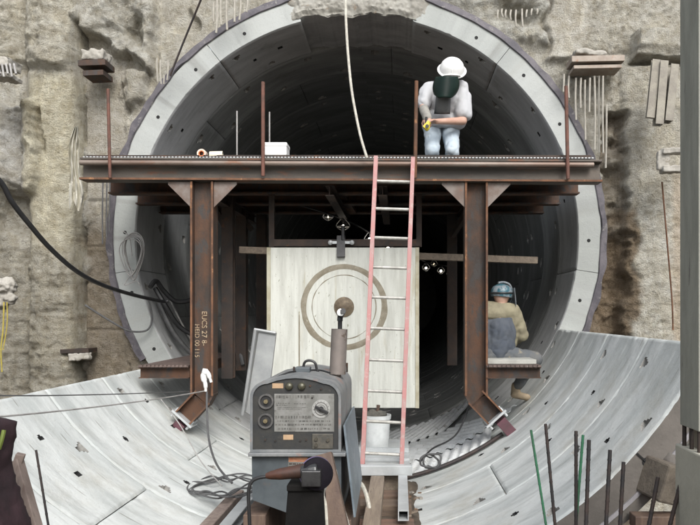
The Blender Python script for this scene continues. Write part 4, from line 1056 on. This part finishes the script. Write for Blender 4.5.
# ---------------------------------------------------------------- cables and ropes
def line(name,label,cat,pts,r,mat,grp=None,n=7):
    b=MB(); b.tube(pts,r,n); return tag(b.build(name,mat,None,True),label,cat,grp)
line('hanging_rope','pale hose hanging from above down to the platform edge','rope',[P(345,-60,6.9),P(345.5,0,6.9),P(347,40,6.9),P(351,85,6.9),P(356,115,6.9),P(361,138,6.9),P(367,158,6.9)],.013,ROPE)
line('power_cable','thick black cable sagging across from the left edge to the tunnel wall','cable',[P(-25,160,5.2),P(0,181,5.4),P(12,202,5.5),P(30,225,5.7),P(50,248,6.0),P(75,270,6.4),P(100,284,6.9),P(130,294,7.6),P(160,301,8.3),P(168,301,8.4)],.021,BLACK,n=9)
line('guy_cable','thin dark cable slanting up from the ring edge over the upper left wall','cable',[P(170,76,8.3),P(186,36,8.2),P(205,-10,8.0)],.012,DKBAR)
line('guy_rope','upper thin rope stretched from the left edge to the left post','rope',[P(-15,395.5,3.9),P(50,395.5,4.6),P(120,394,5.7),P(189,391.5,6.95)],0.0045,GREYR,'ropes tied to the left post')
line('guy_rope','lower pale rope stretched from the left edge to the left post','rope',[P(-15,418,3.7),P(50,412,4.35),P(120,404,5.3),P(170,397,6.2),P(205,391,6.95)],0.0055,WIRE,'ropes tied to the left post')
b=MB(); kt=P(206,372,6.95)
b.tube([kt+Vector((-.01,0,.03)),kt+Vector((-.02,-.02,-.04)),kt+Vector((.0,-.02,-.12)),kt+Vector((.0,-.01,-.19))],[.022,.028,.02,.014],8); b.tube([kt+Vector((.0,-.01,.02)),kt+Vector((.03,-.02,-.02)),kt+Vector((.055,-.01,-.10))],[.02,.022,.014],8); b.ball(kt+Vector((0,-.02,0)),(.035,.03,.03),6)
tag(b.build('rag_knot', WHITE, None, True),'white rag knotted on the left post above the rope','rag')
line('tie_cord','dark cord hanging from the left post down to the coiled hose','cord',[P(207,392,6.9),P(207,410,6.7),P(209,440,6.3),P(217,465,6.0),P(232,483,5.8)],.010,GREYR)
line('pale_cord','thin pale cord from the rope down to the coiled hose','cord',[P(160,398,6.7),P(180,425,6.4),P(200,460,6.0),P(222,486,5.7)],.005,WIRE)
random.seed(5)
pts=[]
for k in range(46):
    t=k*.62; rx=26+8*math.sin(k*1.3); ry_=9+4*math.sin(k*2.1)
    x=226+rx*math.cos(t)*(.9+.2*random.random())+5*math.sin(k*.7); y=488+ry_*math.sin(t)-.10*(x-226)
    d=1.5*700/max(60,(y-313))*(1.0)                       # lies about z=.56
    pts.append(P(x,y,d)+Vector((0,0,.03*random.random())))
line('coiled_hose','tangled grey hose coiled beside the timber rails at the left','hose',pts,.0075,GREYR)
pts=[]
for k in range(22):
    t=k*.7; x=431+9*math.cos(t)+2*math.sin(k); y=461+7*math.sin(t)+random.uniform(-1.5,1.5); pts.append(P(x,y,6.45)+Vector((0,random.uniform(-.03,.03),0)))
line('coiled_hose','small tangled hose coil on the near corner of the ribbed sheets','hose',pts,.010,GREYR)
line('floor_cable','dark cable snaking over the ribbed sheets up to the right post','cable',[P(420,462,6.5),P(432,449,6.8),P(448,441,7.0),P(458,432,7.1),P(466,415,7.2),P(469,405,7.25)],.009,BLACK)
line('bent_hose','pale hose bending down between welding machine and timber rail','hose',[P(352,490,5.6),P(360,483,5.6),P(366,494,5.4),P(370,512,5.2)],.016,ROPE)
# wire coil hung on the tunnel ring
b=MB(); c=P(132,256,8.35)
for k in range(7):
    rx=.11+.02*math.sin(k*2); rz=.25+.03*math.cos(k*3); o2=Vector((random.uniform(-.03,.03),random.uniform(-.03,.03),random.uniform(-.04,.04)))
    b.tube([c+o2+Vector((rx*math.cos(t)+.03*math.sin(t*2),-.02*math.cos(t),rz*math.sin(t))) for t in [2*PI*j/14 for j in range(14)]],.006,6,closed=True,smooth=3)
b.tube([c+Vector((-.12,.02,.30)),c+Vector((-.03,0,.22)),c],.006); b.tube([c+Vector((-.03,0,-.25)),c+Vector((-.09,0,-.35)),c+Vector((.05,0,-.30)),c+Vector((.10,0,-.36))],.006)
tag(b.build('wire_coil', WIRE, None, True),'coil of pale wire hung on the left side of the tunnel ring','wire coil')
for k,(pts,r,m_,lb) in enumerate((
    ([P(150,287,8.5),P(156,281,8.6),P(163,290,8.7),P(175,301,8.8),P(190,300,8.9),P(200,292,9.0)],.030,BLACK,'black hose looped over a hook beside the end of the thick cable'),
    ([P(155,288,8.7),P(165,305,8.7),P(178,325,8.8),P(195,335,8.9),P(205,328,9.0)],.030,BLACK,'black hose sagging second lowest along the left tunnel side'),
    ([P(149,300,8.5),P(152,318,8.55),P(147,330,8.5),P(130,331,8.4),P(112,322,8.3),P(85,305,8.2)],.012,GREYR,'thin dark hose curving out over the tunnel edge to the wall'),
    ([P(158,300,8.8),P(172,330,8.8),P(190,352,8.9),P(210,365,9.0)],.03,GREYR,'dark grey hose lowest along the left tunnel side'),
    ([P(165,290,9.0),P(180,320,9.0),P(194,345,9.1),P(200,352,9.1)],.012,WIRE,'pale thin cable running down behind the left post'),
    ([P(222,300,9.0),P(228,320,9.0),P(238,345,8.9),P(243,365,8.8)],.025,GREYR,'grey hose hanging right of the left post'))):
    line('tunnel_hose',lb,'hose',pts,r,m_,'hoses hung on the left tunnel side')
# vertical wires on the wall at left
for k,x in enumerate((103,107,110)):
    line('wall_wire',['leftmost of the three thin wires hanging on the wall under the beam','middle of the three thin wires hanging on the wall under the beam','rightmost of the three thin wires hanging on the wall under the beam'][k],'wire',[P(x,182,8.45),P(x-.6,215,8.45),P(x-.4,244-6*k,8.45)],.009,GREYR,'thin wires hanging on the wall')
line('wall_rod','thin reddish rod running down the pale wall beside the pillar','rod',[P(662,182,8.2),P(667,240,8.2),P(672,300,8.2),P(673,330,8.2)],.010,RUSTO)

# ---------------------------------------------------------------- things fixed to the wall
def bracket(name,label,pts,parent_loc,cat='wall bracket'):
    return thing(name,parent_loc,label,cat)
w1=thing('wall_bracket',P(96,80,8.3),'rusty steel bracket with rough concrete lump high on the left wall','bracket')
b=MB(); b.bar(P(83,67,8.40),P(110,66,8.40),.28,.07); b.build('plate',RUST,w1,bevel=.004)
b=MB(); b.bar(P(88,77,8.42),P(108,76,8.42),.28,.06); b.build('lower_plate',RUST,w1)
b=MB(); b.bar(P(87,59,8.42),P(108,58,8.42),.3,.12); lumpy(b.build('concrete_lump',SHOT,w1))
w2=thing('wall_bracket',P(7,85,7.9),'broken grey bracket with stub bars at the upper left edge','bracket')
b=MB(); b.bar(P(-8,63,7.9),P(15,66,7.9),.3,.1); b.bar(P(-8,76,7.9),P(17,79,7.9),.25,.05); lumpy(b.build('plate',SHOT,w2))
for k in range(5):
    b=MB(); b.cyl(P(-2+4*k,64,7.75),P(0+4*k,74+k%2*3,7.7),.012); b.build('stub_bar',WIRE,w2)
w3=thing('wall_bracket',P(8,300,7.7),'pale concrete clamp lump with yellow rope at the left edge','bracket')
b=MB(); b.ball(P(6,286,7.7),(.12,.1,.09),8); b.ball(P(10,298,7.68),(.07,.07,.06),8); b.ball(P(0,300,7.7),(.1,.08,.1),8); lumpy(b.build('lump',SHOT,w3),.012,.08,.05)
b=MB(); b.tube([P(4,302,7.6),P(3,330,7.6),P(1,350,7.6),P(2,372,7.6)],.008); b.tube([P(7,302,7.6),P(7,325,7.6),P(3,350,7.6)],.006); b.build('yellow_rope',M('yellow_rope',(.45,.36,.06),(.3,.25,.06),20,.7),w3,True)
w4=thing('wall_bracket',P(80,360,8.4),'small dark ledge bracket low on the brown left wall','bracket')
b=MB(); b.bar(P(65,351,8.5),P(93,350,8.5),.25,.05); b.build('plate',DARKST,w4,bevel=.004)
b=MB(); b.bar(P(70,357,8.4),P(90,356,8.4),.08,.08); lumpy(b.build('lower_plate',SHOT,w4))
# torn fabric strip
b=MB(); R_,C_=34,16; pts=[]
for j in range(R_+1):
    t=j/R_; cxp=76.5-2.5*t-2*math.sin(t*5); wpx=1.5+ (4.5 if t>.45 else 4.5*t/.45)+1.5*math.sin(t*9)
    for i in range(C_+1):
        u=i/C_*2-1; bot=(5*math.sin(u*4)+3*noise.noise(Vector((u*4,1,1))))*t**4
        pts.append(P(cxp+u*wpx,126+80*t+bot,7.98+.035*math.sin(u*9+t*5)+.03*noise.noise(Vector((u*2,t*9,0)))))
b.add(pts,[(j*(C_+1)+i,j*(C_+1)+i+1,(j+1)*(C_+1)+i+1,(j+1)*(C_+1)+i) for j in range(R_) for i in range(C_)])
tag(b.build('fabric_strip',FABR,None,True),'torn dusty fabric strip hanging on the wall left of the beam','fabric')
# right wall brackets
w5=thing('wall_bracket',P(596,75,8.25),'long dusty steel bracket above the hanging bars on the right wall','bracket')
b=MB(); b.bar(P(569,63,8.42),P(621,62,8.42),.28,.07); b.bar(P(571,71,8.45),P(618,70,8.45),.28,.04); b.build('plate',M('dusty_steel',(.36,.31,.26),(.27,.22,.18),6,.8,c3=(.3,.16,.1),bmp=.4),w5,bevel=.004)
b=MB(); b.bar(P(573,55,8.45),P(603,58,8.45),.3,.06); lumpy(b.build('rust_patch',SHOT,w5))
def hang(xs,label,grp,r=.012,d=8.28,nm='hanging_bar',mt=WIRE):
    for k,(x,y0,y1) in enumerate(xs):
        b=MB(); dd=d+random.uniform(-.05,.05); b.tube([P(x,y0,dd),P(x+random.uniform(-.7,.7),(y0+y1)/2,dd-.01),P(x+random.uniform(-1,1),y1,dd)],r,6,smooth=3)
        tag(b.build(nm,mt,None,True),label,'steel bar',grp)
DUST=M('dusty_bar',(.40,.38,.33),(.30,.28,.24),10,.85,bmp=.3)
random.seed(9)
hang([(564,74,92),(569,76,98),(576,78,120),(581,78,108),(585,80,140),(590,78,112),(594.5,76,150),(599,76,153),(603,76,153),(606.5,105,168)],'one of many dusty bars hanging under the long bracket on the right wall','dusty bars hanging under the long bracket',d=8.40,mt=DUST)
hang([(498,10,19),(502,9,17),(506,10,18),(511,10,20),(516,10,27),(522,9,27),(527,10,17),(532,9,15),(537,9,14)],'one of the short stub bars in the hollow right of the tunnel crown','stub bars in the upper right hollow',r=.011,d=8.2,mt=DUST)
hang([(217,0,33),(221,-4,25),(227,-4,30),(235,-4,22),(240,-6,20),(247,-6,12),(214,2,22)],'one of the pale bars hanging above the upper left ring edge','bars hanging above the ring',r=.013,d=8.3,mt=DUST)
hang([(157,58,82),(160.5,60,84),(164,75,84),(168,60,80)],'one of the thin stub bars left of the guy cable on the wall','stub bars on the upper left wall',r=.009,d=8.35,mt=DUST)
w6=thing('wall_bracket',P(660,125,8.0),'pair of grey angle struts hanging below the concrete block on the right wall','bracket')
for (xa,ya,xb,yb,wd_) in ((663,62,658,125,.11),(673,66,667,122,.14),(656,60,650,118,.05)):
    b=MB(); b.channel(P(xb,yb,8.0),P(xa,ya,8.0),wd_,.09,.012,(0,1,0)); b.build('strut',M('dust_strut%d'%xa,(.30,.28,.23),(.22,.2,.17),6,.8,bmp=.4),w6)
w7=thing('wall_bracket',P(670,175,8.1),'pale angled bracket stub on the right wall beside the pillar','bracket')
b=MB(); b.bar(P(661,152,8.0),P(690,151,8.0),.14,.06); b.bar(P(661,170,8.0),P(690,169,8.0),.14,.07); b.bar(P(663,151,8.0),P(663,170,8.0),.14,.06); lumpy(b.build('plate',SHOT,w7),.012,.03)

# ---------------------------------------------------------------- small items on the platform
dk_z=zt+.046
o_=P(203,153,7.15); b=MB(); b.pipe((o_.x,o_.y,zt+.045),(o_.x,o_.y+.05,zt+.045),.045,.026,20); 
tp=MB(); cc=Vector((o_.x,GY+.04,zt+.062)); tp.pipe(cc,cc+Vector((0,.07,0)),.046,.030,22,0); tp.pipe(cc+Vector((0,-.002,0)),cc+Vector((0,.072,0)),.031,.022,22,1)
tag(tp.build('tape_roll',[M('tape_pale',(.75,.6,.5),None,9,.6),M('tape_orange',(.6,.18,.06),None,9,.6)],None,True),'orange and white tape roll on the deck edge above the left post','tape roll')
cu=MB(); cc=Vector((P(216,0,7.1).x,GY+.07,zt+.052)); cu.lathe(cc+Vector((-.07,0,0)),(1,.1,0),[(0,.034),(.006,.036),(.11,.041),(.13,.042),(.131,.036),(.12,.03)],20)
tag(cu.build('paper_cup',M('cream_cup',(.75,.70,.55),(.66,.6,.45),9,.6),None,True),'cream paper cup lying beside the tape roll on the deck','cup')
bx=MB(); a,c=P(265,145,7.2),P(288,158,7.2); bx.box(a.x,c.x,GY+.06,GY+.26,zt+.047,zt+.175); bx.box(a.x-.004,c.x+.004,GY+.056,GY+.264,zt+.135,zt+.181)
tag(bx.build('lidded_tub',WHITE,None,bevel=.012),'white lidded tub on the deck behind the railing rod','tub')

# work lamps in the tunnel
for k,(x,y,d,r,lb,m_) in enumerate(((343,226,9.0,.035,'brightest bulb hanging above the clamp on the black pipe',LAMP),(370,239,11,.05,'bulb shining beside the left ladder rail',LAMP),(328,217,12,.03,'dim orange bulb high left of the brightest one',SPARK),
    (388,248,14,.05,'bulb between the ladder rails over the board edge',LAMP),(393,249,15,.035,'smaller bulb just right of the one between the rails',SPARK),(426,268,16,.05,'bulb right beside the cream board edge',LAMP),(434,264,18,.04,'small raised bulb second in the row right of the board',SPARK),
    (441,271,17,.055,'bulb third in the row right of the board',LAMP),(450,274,18,.06,'last bulb in the row, close to the right post',LAMP))):
    L_=thing('work_lamp',P(x,y,d),lb,'lamp','work lamps strung in the tunnel')
    r*=.5; c=P(x,y,d); b=MB(); b.ball(c,r,8); b.build('bulb',m_,L_,True)
    b=MB(); b.cyl(c+Vector((0,0,r*.8)),c+Vector((0,0,r*.8+.09)),r*.5,r*.35); b.build('socket',BLACK,L_)
    b=MB(); b.tube([c+Vector((.08*math.cos(t),.08*math.sin(t),-r*.4)) for t in [2*PI*j/8 for j in range(8)]],.006,5,closed=True,smooth=2)
    for t in (0,PI/2,PI,3*PI/2): b.tube([c+Vector((.02*math.cos(t),.02*math.sin(t),r+.08)),c+Vector((.09*math.cos(t),.09*math.sin(t),0)),c+Vector((0,0,-r-.05))],.005,5,smooth=3)
    b.build('wire_guard',WIRE,L_,True)
line('lamp_cable','dark cable carrying the row of bulbs along the tunnel','cable',[P(300,205,8.8),P(343,219,9.0),P(370,233,11),P(388,243,14),P(426,262,16),P(450,267,18),P(452,275,24)],.012,BLACK)

# ---------------------------------------------------------------- people
def hand(mb, wrist, dirv, palm_n, side, curl=.7, s=1.0):
    "hand with palm, four bent fingers and a thumb; dirv from wrist to fingers"
    d=Vector(dirv).normalized(); n_=Vector(palm_n); n_=(n_-d*n_.dot(d)).normalized(); a=d.cross(n_)*side
    for t in (-.028,-.009,.010,.028): mb.cap(Vector(wrist)+a*t*.8*s, Vector(wrist)+d*.085*s+a*t*s, .016*s,.013*s,8)
    for i,(t,l) in enumerate(((-.031,.065),(-.010,.075),(.011,.070),(.031,.055))):
        p=Vector(wrist)+d*.088*s+a*t*s; dd=(d*math.cos(curl*.6)+n_*math.sin(curl*.6)); q1=p+dd*l*.5*s
        d2=(d*math.cos(curl*1.6)+n_*math.sin(curl*1.6)); q2=q1+d2*l*.35*s; d3=(d*math.cos(curl*2.3)+n_*math.sin(curl*2.3)); q3=q2+d3*l*.25*s
        mb.cap(p,q1,.0095*s,.009*s,8); mb.cap(q1,q2,.009*s,.0082*s,8); mb.cap(q2,q3,.0082*s,.0075*s,8)
    p=Vector(wrist)+d*.03*s-a*.034*s; q1=p+(d*.6-a*.6+n_*.5).normalized()*.04*s; q2=q1+(d*.85-a*.05+n_*.5).normalized()*.032*s
    mb.cap(p,q1,.013*s,.011*s,8); mb.cap(q1,q2,.011*s,.009*s,8)

# --- kneeling man on the deck
KD=7.45; dz=dk_z
m1=thing('person',Vector((P(441,0,KD).x,CY+KD,dz)),'kneeling worker in white hard hat, green visor, grey shirt and pale jeans on the platform','person')
kx=P(441,0,KD).x; K=lambda px,py,dy=0: P(px,py,KD+dy)
hipL,hipR=Vector((kx-.085,CY+KD+.16,dz+.44)),Vector((kx+.105,CY+KD+.16,dz+.44))
knL,knR=Vector((kx-.10,CY+KD-.16,dz+.075)),Vector((kx+.11,CY+KD-.16,dz+.075))
ftL,ftR=knL+Vector((.02,.44,-.01)),knR+Vector((0,.44,-.01))
shL,shR=K(429,89,-.10),K(461,87,-.10)
chest=K(445,97,-.07); neck=K(448,84,-.12); head=K(451.5,73.5,-.20)
elL=K(423,107,-.18); wrL=K(427,117,-.30)
elR=K(463,121,-.14); wrR=K(437,121.5,-.33)
tool=K(428,122,-.36)
# pelvis, chest, neck, arms, legs
sk=MB()
sk.cap(hipL,hipR,.10); sk.cap((hipL+hipR)/2,chest,.11,.12); sk.cap(chest,neck,.10,.05); sk.cap(neck,head,.05,.06)
sk.cap(shL,elL,.048,.042); sk.cap(elL,wrL,.042,.028); sk.cap(shR,elR,.048,.044); sk.cap(elR,wrR,.044,.029)
for h_,k_,f_ in ((hipL,knL,ftL),(hipR,knR,ftR)): sk.cap(h_,k_,.075,.055); sk.cap(k_,f_,.05,.038)
rh=Matrix.Rotation(A(50),3,'X')@Matrix.Rotation(A(0),3,'Y')
sk.ball(head,(.076,.098,.115),10,rot=rh)
fdir=Vector((-.10,-.62,-.78)).normalized()     # where the face looks
up_=Vector((.05,-.78,.62)).normalized()
sk.ball(head+fdir*.092-up_*.02,.016,6); sk.ball(head+fdir*.075-up_*.055,(.03,.02,.02),6)
for s in (-1,1): sk.ball(head+Vector((s*.076,0,0))-up_*.01,(.012,.022,.03),6)
hand(sk,wrL,tool-wrL+Vector((-.01,0,0)),Vector((.3,.2,-1)),1,.9); hand(sk,wrR,Vector((-1,-.1,-.05)),Vector((0,-.3,-1)),-1,.9)
body=organic(sk.build('body',SKIN,m1),.009,3)
sh=MB()
sh.cap(Vector((kx-.05,CY+KD+.10,dz+.46)),chest+Vector((-.04,.01,-.03)),.118,.135); sh.cap(Vector((kx+.08,CY+KD+.10,dz+.46)),chest+Vector((.05,.01,-.03)),.118,.135)
sh.cap(shL,shR,.072,.074); sh.cap(chest,neck+Vector((-.02,.03,-.04)),.13,.075)
sh.cap(shL,shL.lerp(elL,.8),.070,.066); sh.cap(shR,shR.lerp(elR,.75),.074,.078)
sh.cap(K(466,97,-.1),K(466,115,-.12),.055,.062); sh.cap(K(425,92,-.1),K(421,103,-.13),.06,.055)
sh.cap(K(434,118,-.02),K(458,121,-.02),.10,.09)
o=organic(sh.build('shirt',TEE,m1),.009,6); creases(o,.011,.12)
jn=MB()
jn.cap(hipL+Vector((0,0,.0)),hipR,.112); 
for h_,k_,f_ in ((hipL,knL,ftL),(hipR,knR,ftR)):
    jn.cap(h_+Vector((0,-.03,0)),k_+Vector((0,0,.01)),.100,.076); jn.cap(k_,f_,.076,.06); jn.cap(k_+Vector((0,-.02,.01)),k_+Vector((0,.06,.0)),.070,.074)
o=organic(jn.build('jeans',JEANL,m1),.009,6); creases(o,.011,.12)
for f_ in (ftL,ftR):
    bt=MB(); bt.cap(f_+Vector((0,.03,-.01)),f_+Vector((0,.14,-.02)),.05,.045)
    organic(bt.build('boot',BOOT,m1),.012,3)
# hard hat: dome with brim, tilted forward
ht=MB(); hc=head+up_*.035; 
d_,s_,u_=ortho(up_)
prof=[(-.005,.150),(.004,.152),(.010,.132),(.04,.124),(.075,.110),(.105,.084),(.124,.050),(.132,.012)]
ht.lathe(hc,up_,prof,28)
ht.ball(hc+fdir*.115+up_*.003,(.10,.055,.012),8)
for k in (0,): ht.tube([hc+up_*z+Vector((k*.03,0,0))+fdir*y for z,y in ((.02,.124),(.075,.104),(.118,.045),(.128,.0),(.118,-.045),(.07,-.11))],.009,6)
ht.build('hard_hat',WHITE,m1,True)
# visor: curved sheet hanging from the brim
vs=MB(); rows,cols=14,18; pts=[]
vt=K(447,79,-.36); 
for j in range(rows+1):
    for i in range(cols+1):
        u=(i/cols-.5)*2; t=j/rows
        px=447.0+u*(11.4-.8*t+ (2.0*math.sin(t*PI)))-2.2*t; 
        drop=24*(1-.16*max(0,abs(u)-.6)/.4*t) 
        py=76+(drop-2.5)*t+1.0*abs(u)
        pts.append(K(px,py,-.40+.10*u*u+.0*t))
vs.add(pts,[(j*(cols+1)+i,j*(cols+1)+i+1,(j+1)*(cols+1)+i+1,(j+1)*(cols+1)+i) for j in range(rows) for i in range(cols)])
o=vs.build('visor',SHIELD,m1,True); o.modifiers.new('t','SOLIDIFY').thickness=.004
bb=MB(); pts=[]
for j in range(9):
    for i in range(7):
        u=(i/6-.5)*2; t=j/8; pts.append(K(443.5+u*(6.8+.8*t)-1.5*t,95+19*t,-.36+.05*u*u+.10*t))
bb.add(pts,[(j*7+i,j*7+i+1,(j+1)*7+i+1,(j+1)*7+i) for j in range(8) for i in range(6)])
o=bb.build('neck_bib',BIB,m1,True); o.modifiers.new('t','SOLIDIFY').thickness=.006
gl=MB(); gl.cap(elL.lerp(wrL,.25),wrL,.052,.048); gl.ball(wrL+Vector((.0,-.01,-.01)),(.05,.05,.055),8); organic(gl.build('gauntlet',GLOVE,m1),.01,2)
wt=MB(); wt.tube([wrL.lerp(wrR,.0)+Vector((.042*math.cos(t),.045*math.sin(t)-.0,.012*math.cos(t)-.055)) for t in [2*PI*k/12 for k in range(12)]],.008,closed=True,smooth=2); wt.build('cuff_band',BLACK,m1,True)
tl=thing('tape_measure',K(427,128,-.36),'yellow hand tool held by the kneeling worker beside the rusty rod','hand tool')
b=MB(); c=K(427,127,-.37); b.ball(c,(.030,.022,.040),8); b.bar(c+Vector((-.03,0,-.01)),c+Vector((.026,0,.05)),.035,.04); b.build('case',YEL,tl,True)
b=MB(); b.cyl(c+Vector((-.01,0,.03)),c+Vector((-.005,0,.10)),.012); b.cyl(c+Vector((0,-.03,0)),c+Vector((0,-.036,0)),.018,n=14); b.build('trigger',BLACK,tl,True)

# --- seated man on the right walkway
SD=7.55; SQ=lambda px,py,dy=0: P(px,py,SD+dy)
m2=thing('person',SQ(498,366),'seated worker with teal welding helmet and tan sleeved jacket, back to the camera','person')
hip=SQ(497,351,.0); ch=SQ(499,322,.02); nk=SQ(501,305,.03); hd=SQ(501.5,296,.05)
sl,sr=SQ(483,313,.0),SQ(514,314,.05)
er=SQ(522,335,.10); wr2=SQ(507,345,.30); el=SQ(476,337,.1); wl2=SQ(488,345,.32)
hr,hl=SQ(504,355,.02),SQ(489,355,.0); kr=SQ(535,359,.10); kl=SQ(484,352,.42); ar=SQ(516,388,.22); al=SQ(478,392,.5)
sk=MB()
sk.cap(hl,hr,.10); sk.cap(hip,ch,.10,.09); sk.cap(ch,nk,.07,.055); sk.cap(nk,hd,.05,.06); sk.cap(sl,sr,.05)
sk.cap(sl,el,.05,.042); sk.cap(el,wl2,.042,.03); sk.cap(sr,er,.05,.042); sk.cap(er,wr2,.042,.03)
for h_,k_,a_ in ((hr,kr,ar),(hl,kl,al)): sk.cap(h_,k_,.08,.06); sk.cap(k_,a_,.058,.04)
f2=Vector((.55,.8,-.25)).normalized()
sk.ball(hd,(.078,.095,.115),10,rot=Matrix.Rotation(A(-30),3,'Z')); sk.ball(hd+f2*.1,.016,6)
for s in (-1,1): sk.ball(hd+Vector((s*.068,-s*.045,-.005)),(.014,.02,.03),6)
hand(sk,wr2,Vector((-.3,1,-.1)),Vector((-1,0,-.3)),1,.8); hand(sk,wl2,Vector((.3,1,-.1)),Vector((1,0,-.3)),-1,.8)
organic(sk.build('body',SKIN,m2),.010,3)
jk=MB(); jk.cap(SQ(491,347,.02),SQ(486,318,.065),.125,.115); jk.cap(SQ(504,347,.04),SQ(507,318,.07),.12,.11); jk.cap(SQ(486,318,.065),SQ(507,318,.07),.115,.11); jk.cap(SQ(497,351,.02),SQ(499,330,.02),.15,.15)
o=organic(jk.build('jacket_back',BLUEG,m2),.009,6); creases(o,.011,.12)
jt=MB(); jt.cap(sl+Vector((.02,0,0)),sr+Vector((-.01,0,0)),.088,.088); jt.cap(SQ(492,312,.03),nk+Vector((-.0,0,-.03)),.10,.07); jt.cap(SQ(507,312,.04),nk+Vector((0,.02,-.03)),.10,.07)
jt.cap(sr,er,.082,.070); jt.cap(er,er.lerp(wr2,.85),.068,.052); jt.cap(sl,el,.082,.070); jt.cap(el,el.lerp(wl2,.85),.066,.052)
jt.cap(SQ(487,309,.03),SQ(512,311,.04),.085,.085); jt.cap(SQ(513,320,.05),SQ(510,342,.12),.085,.08)
o=organic(jt.build('jacket_sleeves',TAN,m2),.009,6); creases(o,.011,.12)
jn=MB(); jn.cap(hl,hr,.125,.12); 
for h_,k_,a_ in ((hr,kr,ar),(hl,kl,al)): jn.cap(h_,k_,.108,.082); jn.cap(k_,a_.lerp(k_,.08),.078,.058)
o=organic(jn.build('jeans',JEAND,m2),.009,6); creases(o,.011,.12)
bt=MB()
bt.cap(ar+Vector((.0,.0,.02)),ar+Vector((-.01,0,-.06)),.055,.05); bt.cap(ar+Vector((-.02,-.01,-.07)),ar+Vector((.12,-.03,-.10)),.045,.04)
organic(bt.build('boot',BOOT,m2),.012,3)
bt=MB(); bt.cap(al,al+Vector((.02,.1,-.05)),.05,.045); organic(bt.build('boot',BOOT,m2),.012,3)
ht=MB(); upv=Vector((.10,.06,1)).normalized(); hc=hd+Vector((0,0,.018))
ht.lathe(hc,upv,[(-.03,.112),(0,.120),(.04,.118),(.075,.100),(.10,.066),(.115,.02)],26)
ht.build('helmet',TEAL,m2,True)
b=MB(); d2=Vector((.8,.6,0)); 
b.tube([hc+upv*z+Vector((.0,0,0))+Vector((.83,.55,0))*x for z,x in ((.125,-.06),(.132,.02),(.11,.10),(.05,.142),(-.03,.15),(-.09,.135))],.012,8)
pts=[]
for j in range(9):
    t=j/8
    for i in range(9):
        a_=A(35)+A(-65)+A(130)*i/8; r_=.145+.02*t
        pts.append(hc+Vector((r_*math.cos(a_),r_*math.sin(a_),.07-.21*t)))
b.add(pts,[(j*9+i,j*9+i+1,(j+1)*9+i+1,(j+1)*9+i) for j in range(8) for i in range(8)])
b.build('face_mask',M('mask_silver',(.35,.38,.40),(.2,.23,.25),10,.3,.3),m2,True)
b=MB(); b.tube([hc+Vector((.121*math.cos(t),.121*math.sin(t),.012)) for t in [2*PI*k/20 for k in range(20)]],.010,closed=True,smooth=1); b.build('head_band',BLACK,m2,True)
# timber he sits on
zsd=P(0,365,7.1).z
timber(1.42,1.93,CY+7.18,CY+7.75,zsd+.003,zsd+.05,'pale plank seat under the seated worker on the right walkway',M('pale_seat',(.42,.42,.38),(.33,.33,.3),6,.8,bmp=.3))

# ---------------------------------------------------------------- world, light, camera
wld=bpy.data.worlds.new('World'); S.world=wld; wld.use_nodes=True; nt=wld.node_tree
sky=nt.nodes.new('ShaderNodeTexSky'); sky.sky_type='NISHITA'; sky.sun_disc=False
EL,AZM=41,163        # sun elevation, compass (from +Y clockwise)
sky.sun_elevation=A(EL); sky.sun_rotation=A(AZM); sky.air_density=1.0; sky.dust_density=2.0; sky.ozone_density=.5
hs=nt.nodes.new('ShaderNodeHueSaturation'); hs.inputs['Saturation'].default_value=.4; nt.links.new(sky.outputs[0], hs.inputs['Color']); nt.links.new(hs.outputs[0], nt.nodes['Background'].inputs[0]); nt.nodes['Background'].inputs[1].default_value=.15
sl_=bpy.data.lights.new('sun','SUN'); sl_.energy=1.5; sl_.angle=A(28); sl_.color=(1,.975,.94)
so=bpy.data.objects.new('sun',sl_); COL.objects.link(so)
dirs=Vector((math.sin(A(AZM))*math.cos(A(EL)), math.cos(A(AZM))*math.cos(A(EL)), math.sin(A(EL))))
so.rotation_euler=dirs.to_track_quat('Z','Y').to_euler(); so.location=(0,-5,14)
cam=bpy.data.cameras.new('camera'); co=bpy.data.objects.new('camera',cam); COL.objects.link(co)
co.location=(CX,CY,CZ); co.rotation_euler=(PI/2,0,0)
cam.sensor_width=36; cam.lens=36; cam.shift_x=-50/700; cam.shift_y=50.5/700; cam.clip_start=.05; cam.clip_end=500
S.camera=co
S.view_settings.view_transform='Standard'; S.view_settings.look='None'; S.view_settings.gamma=1; S.view_settings.exposure=.95
try: S.cycles.use_denoising=True
except Exception: pass
S.cycles.max_bounces=8; S.cycles.diffuse_bounces=5
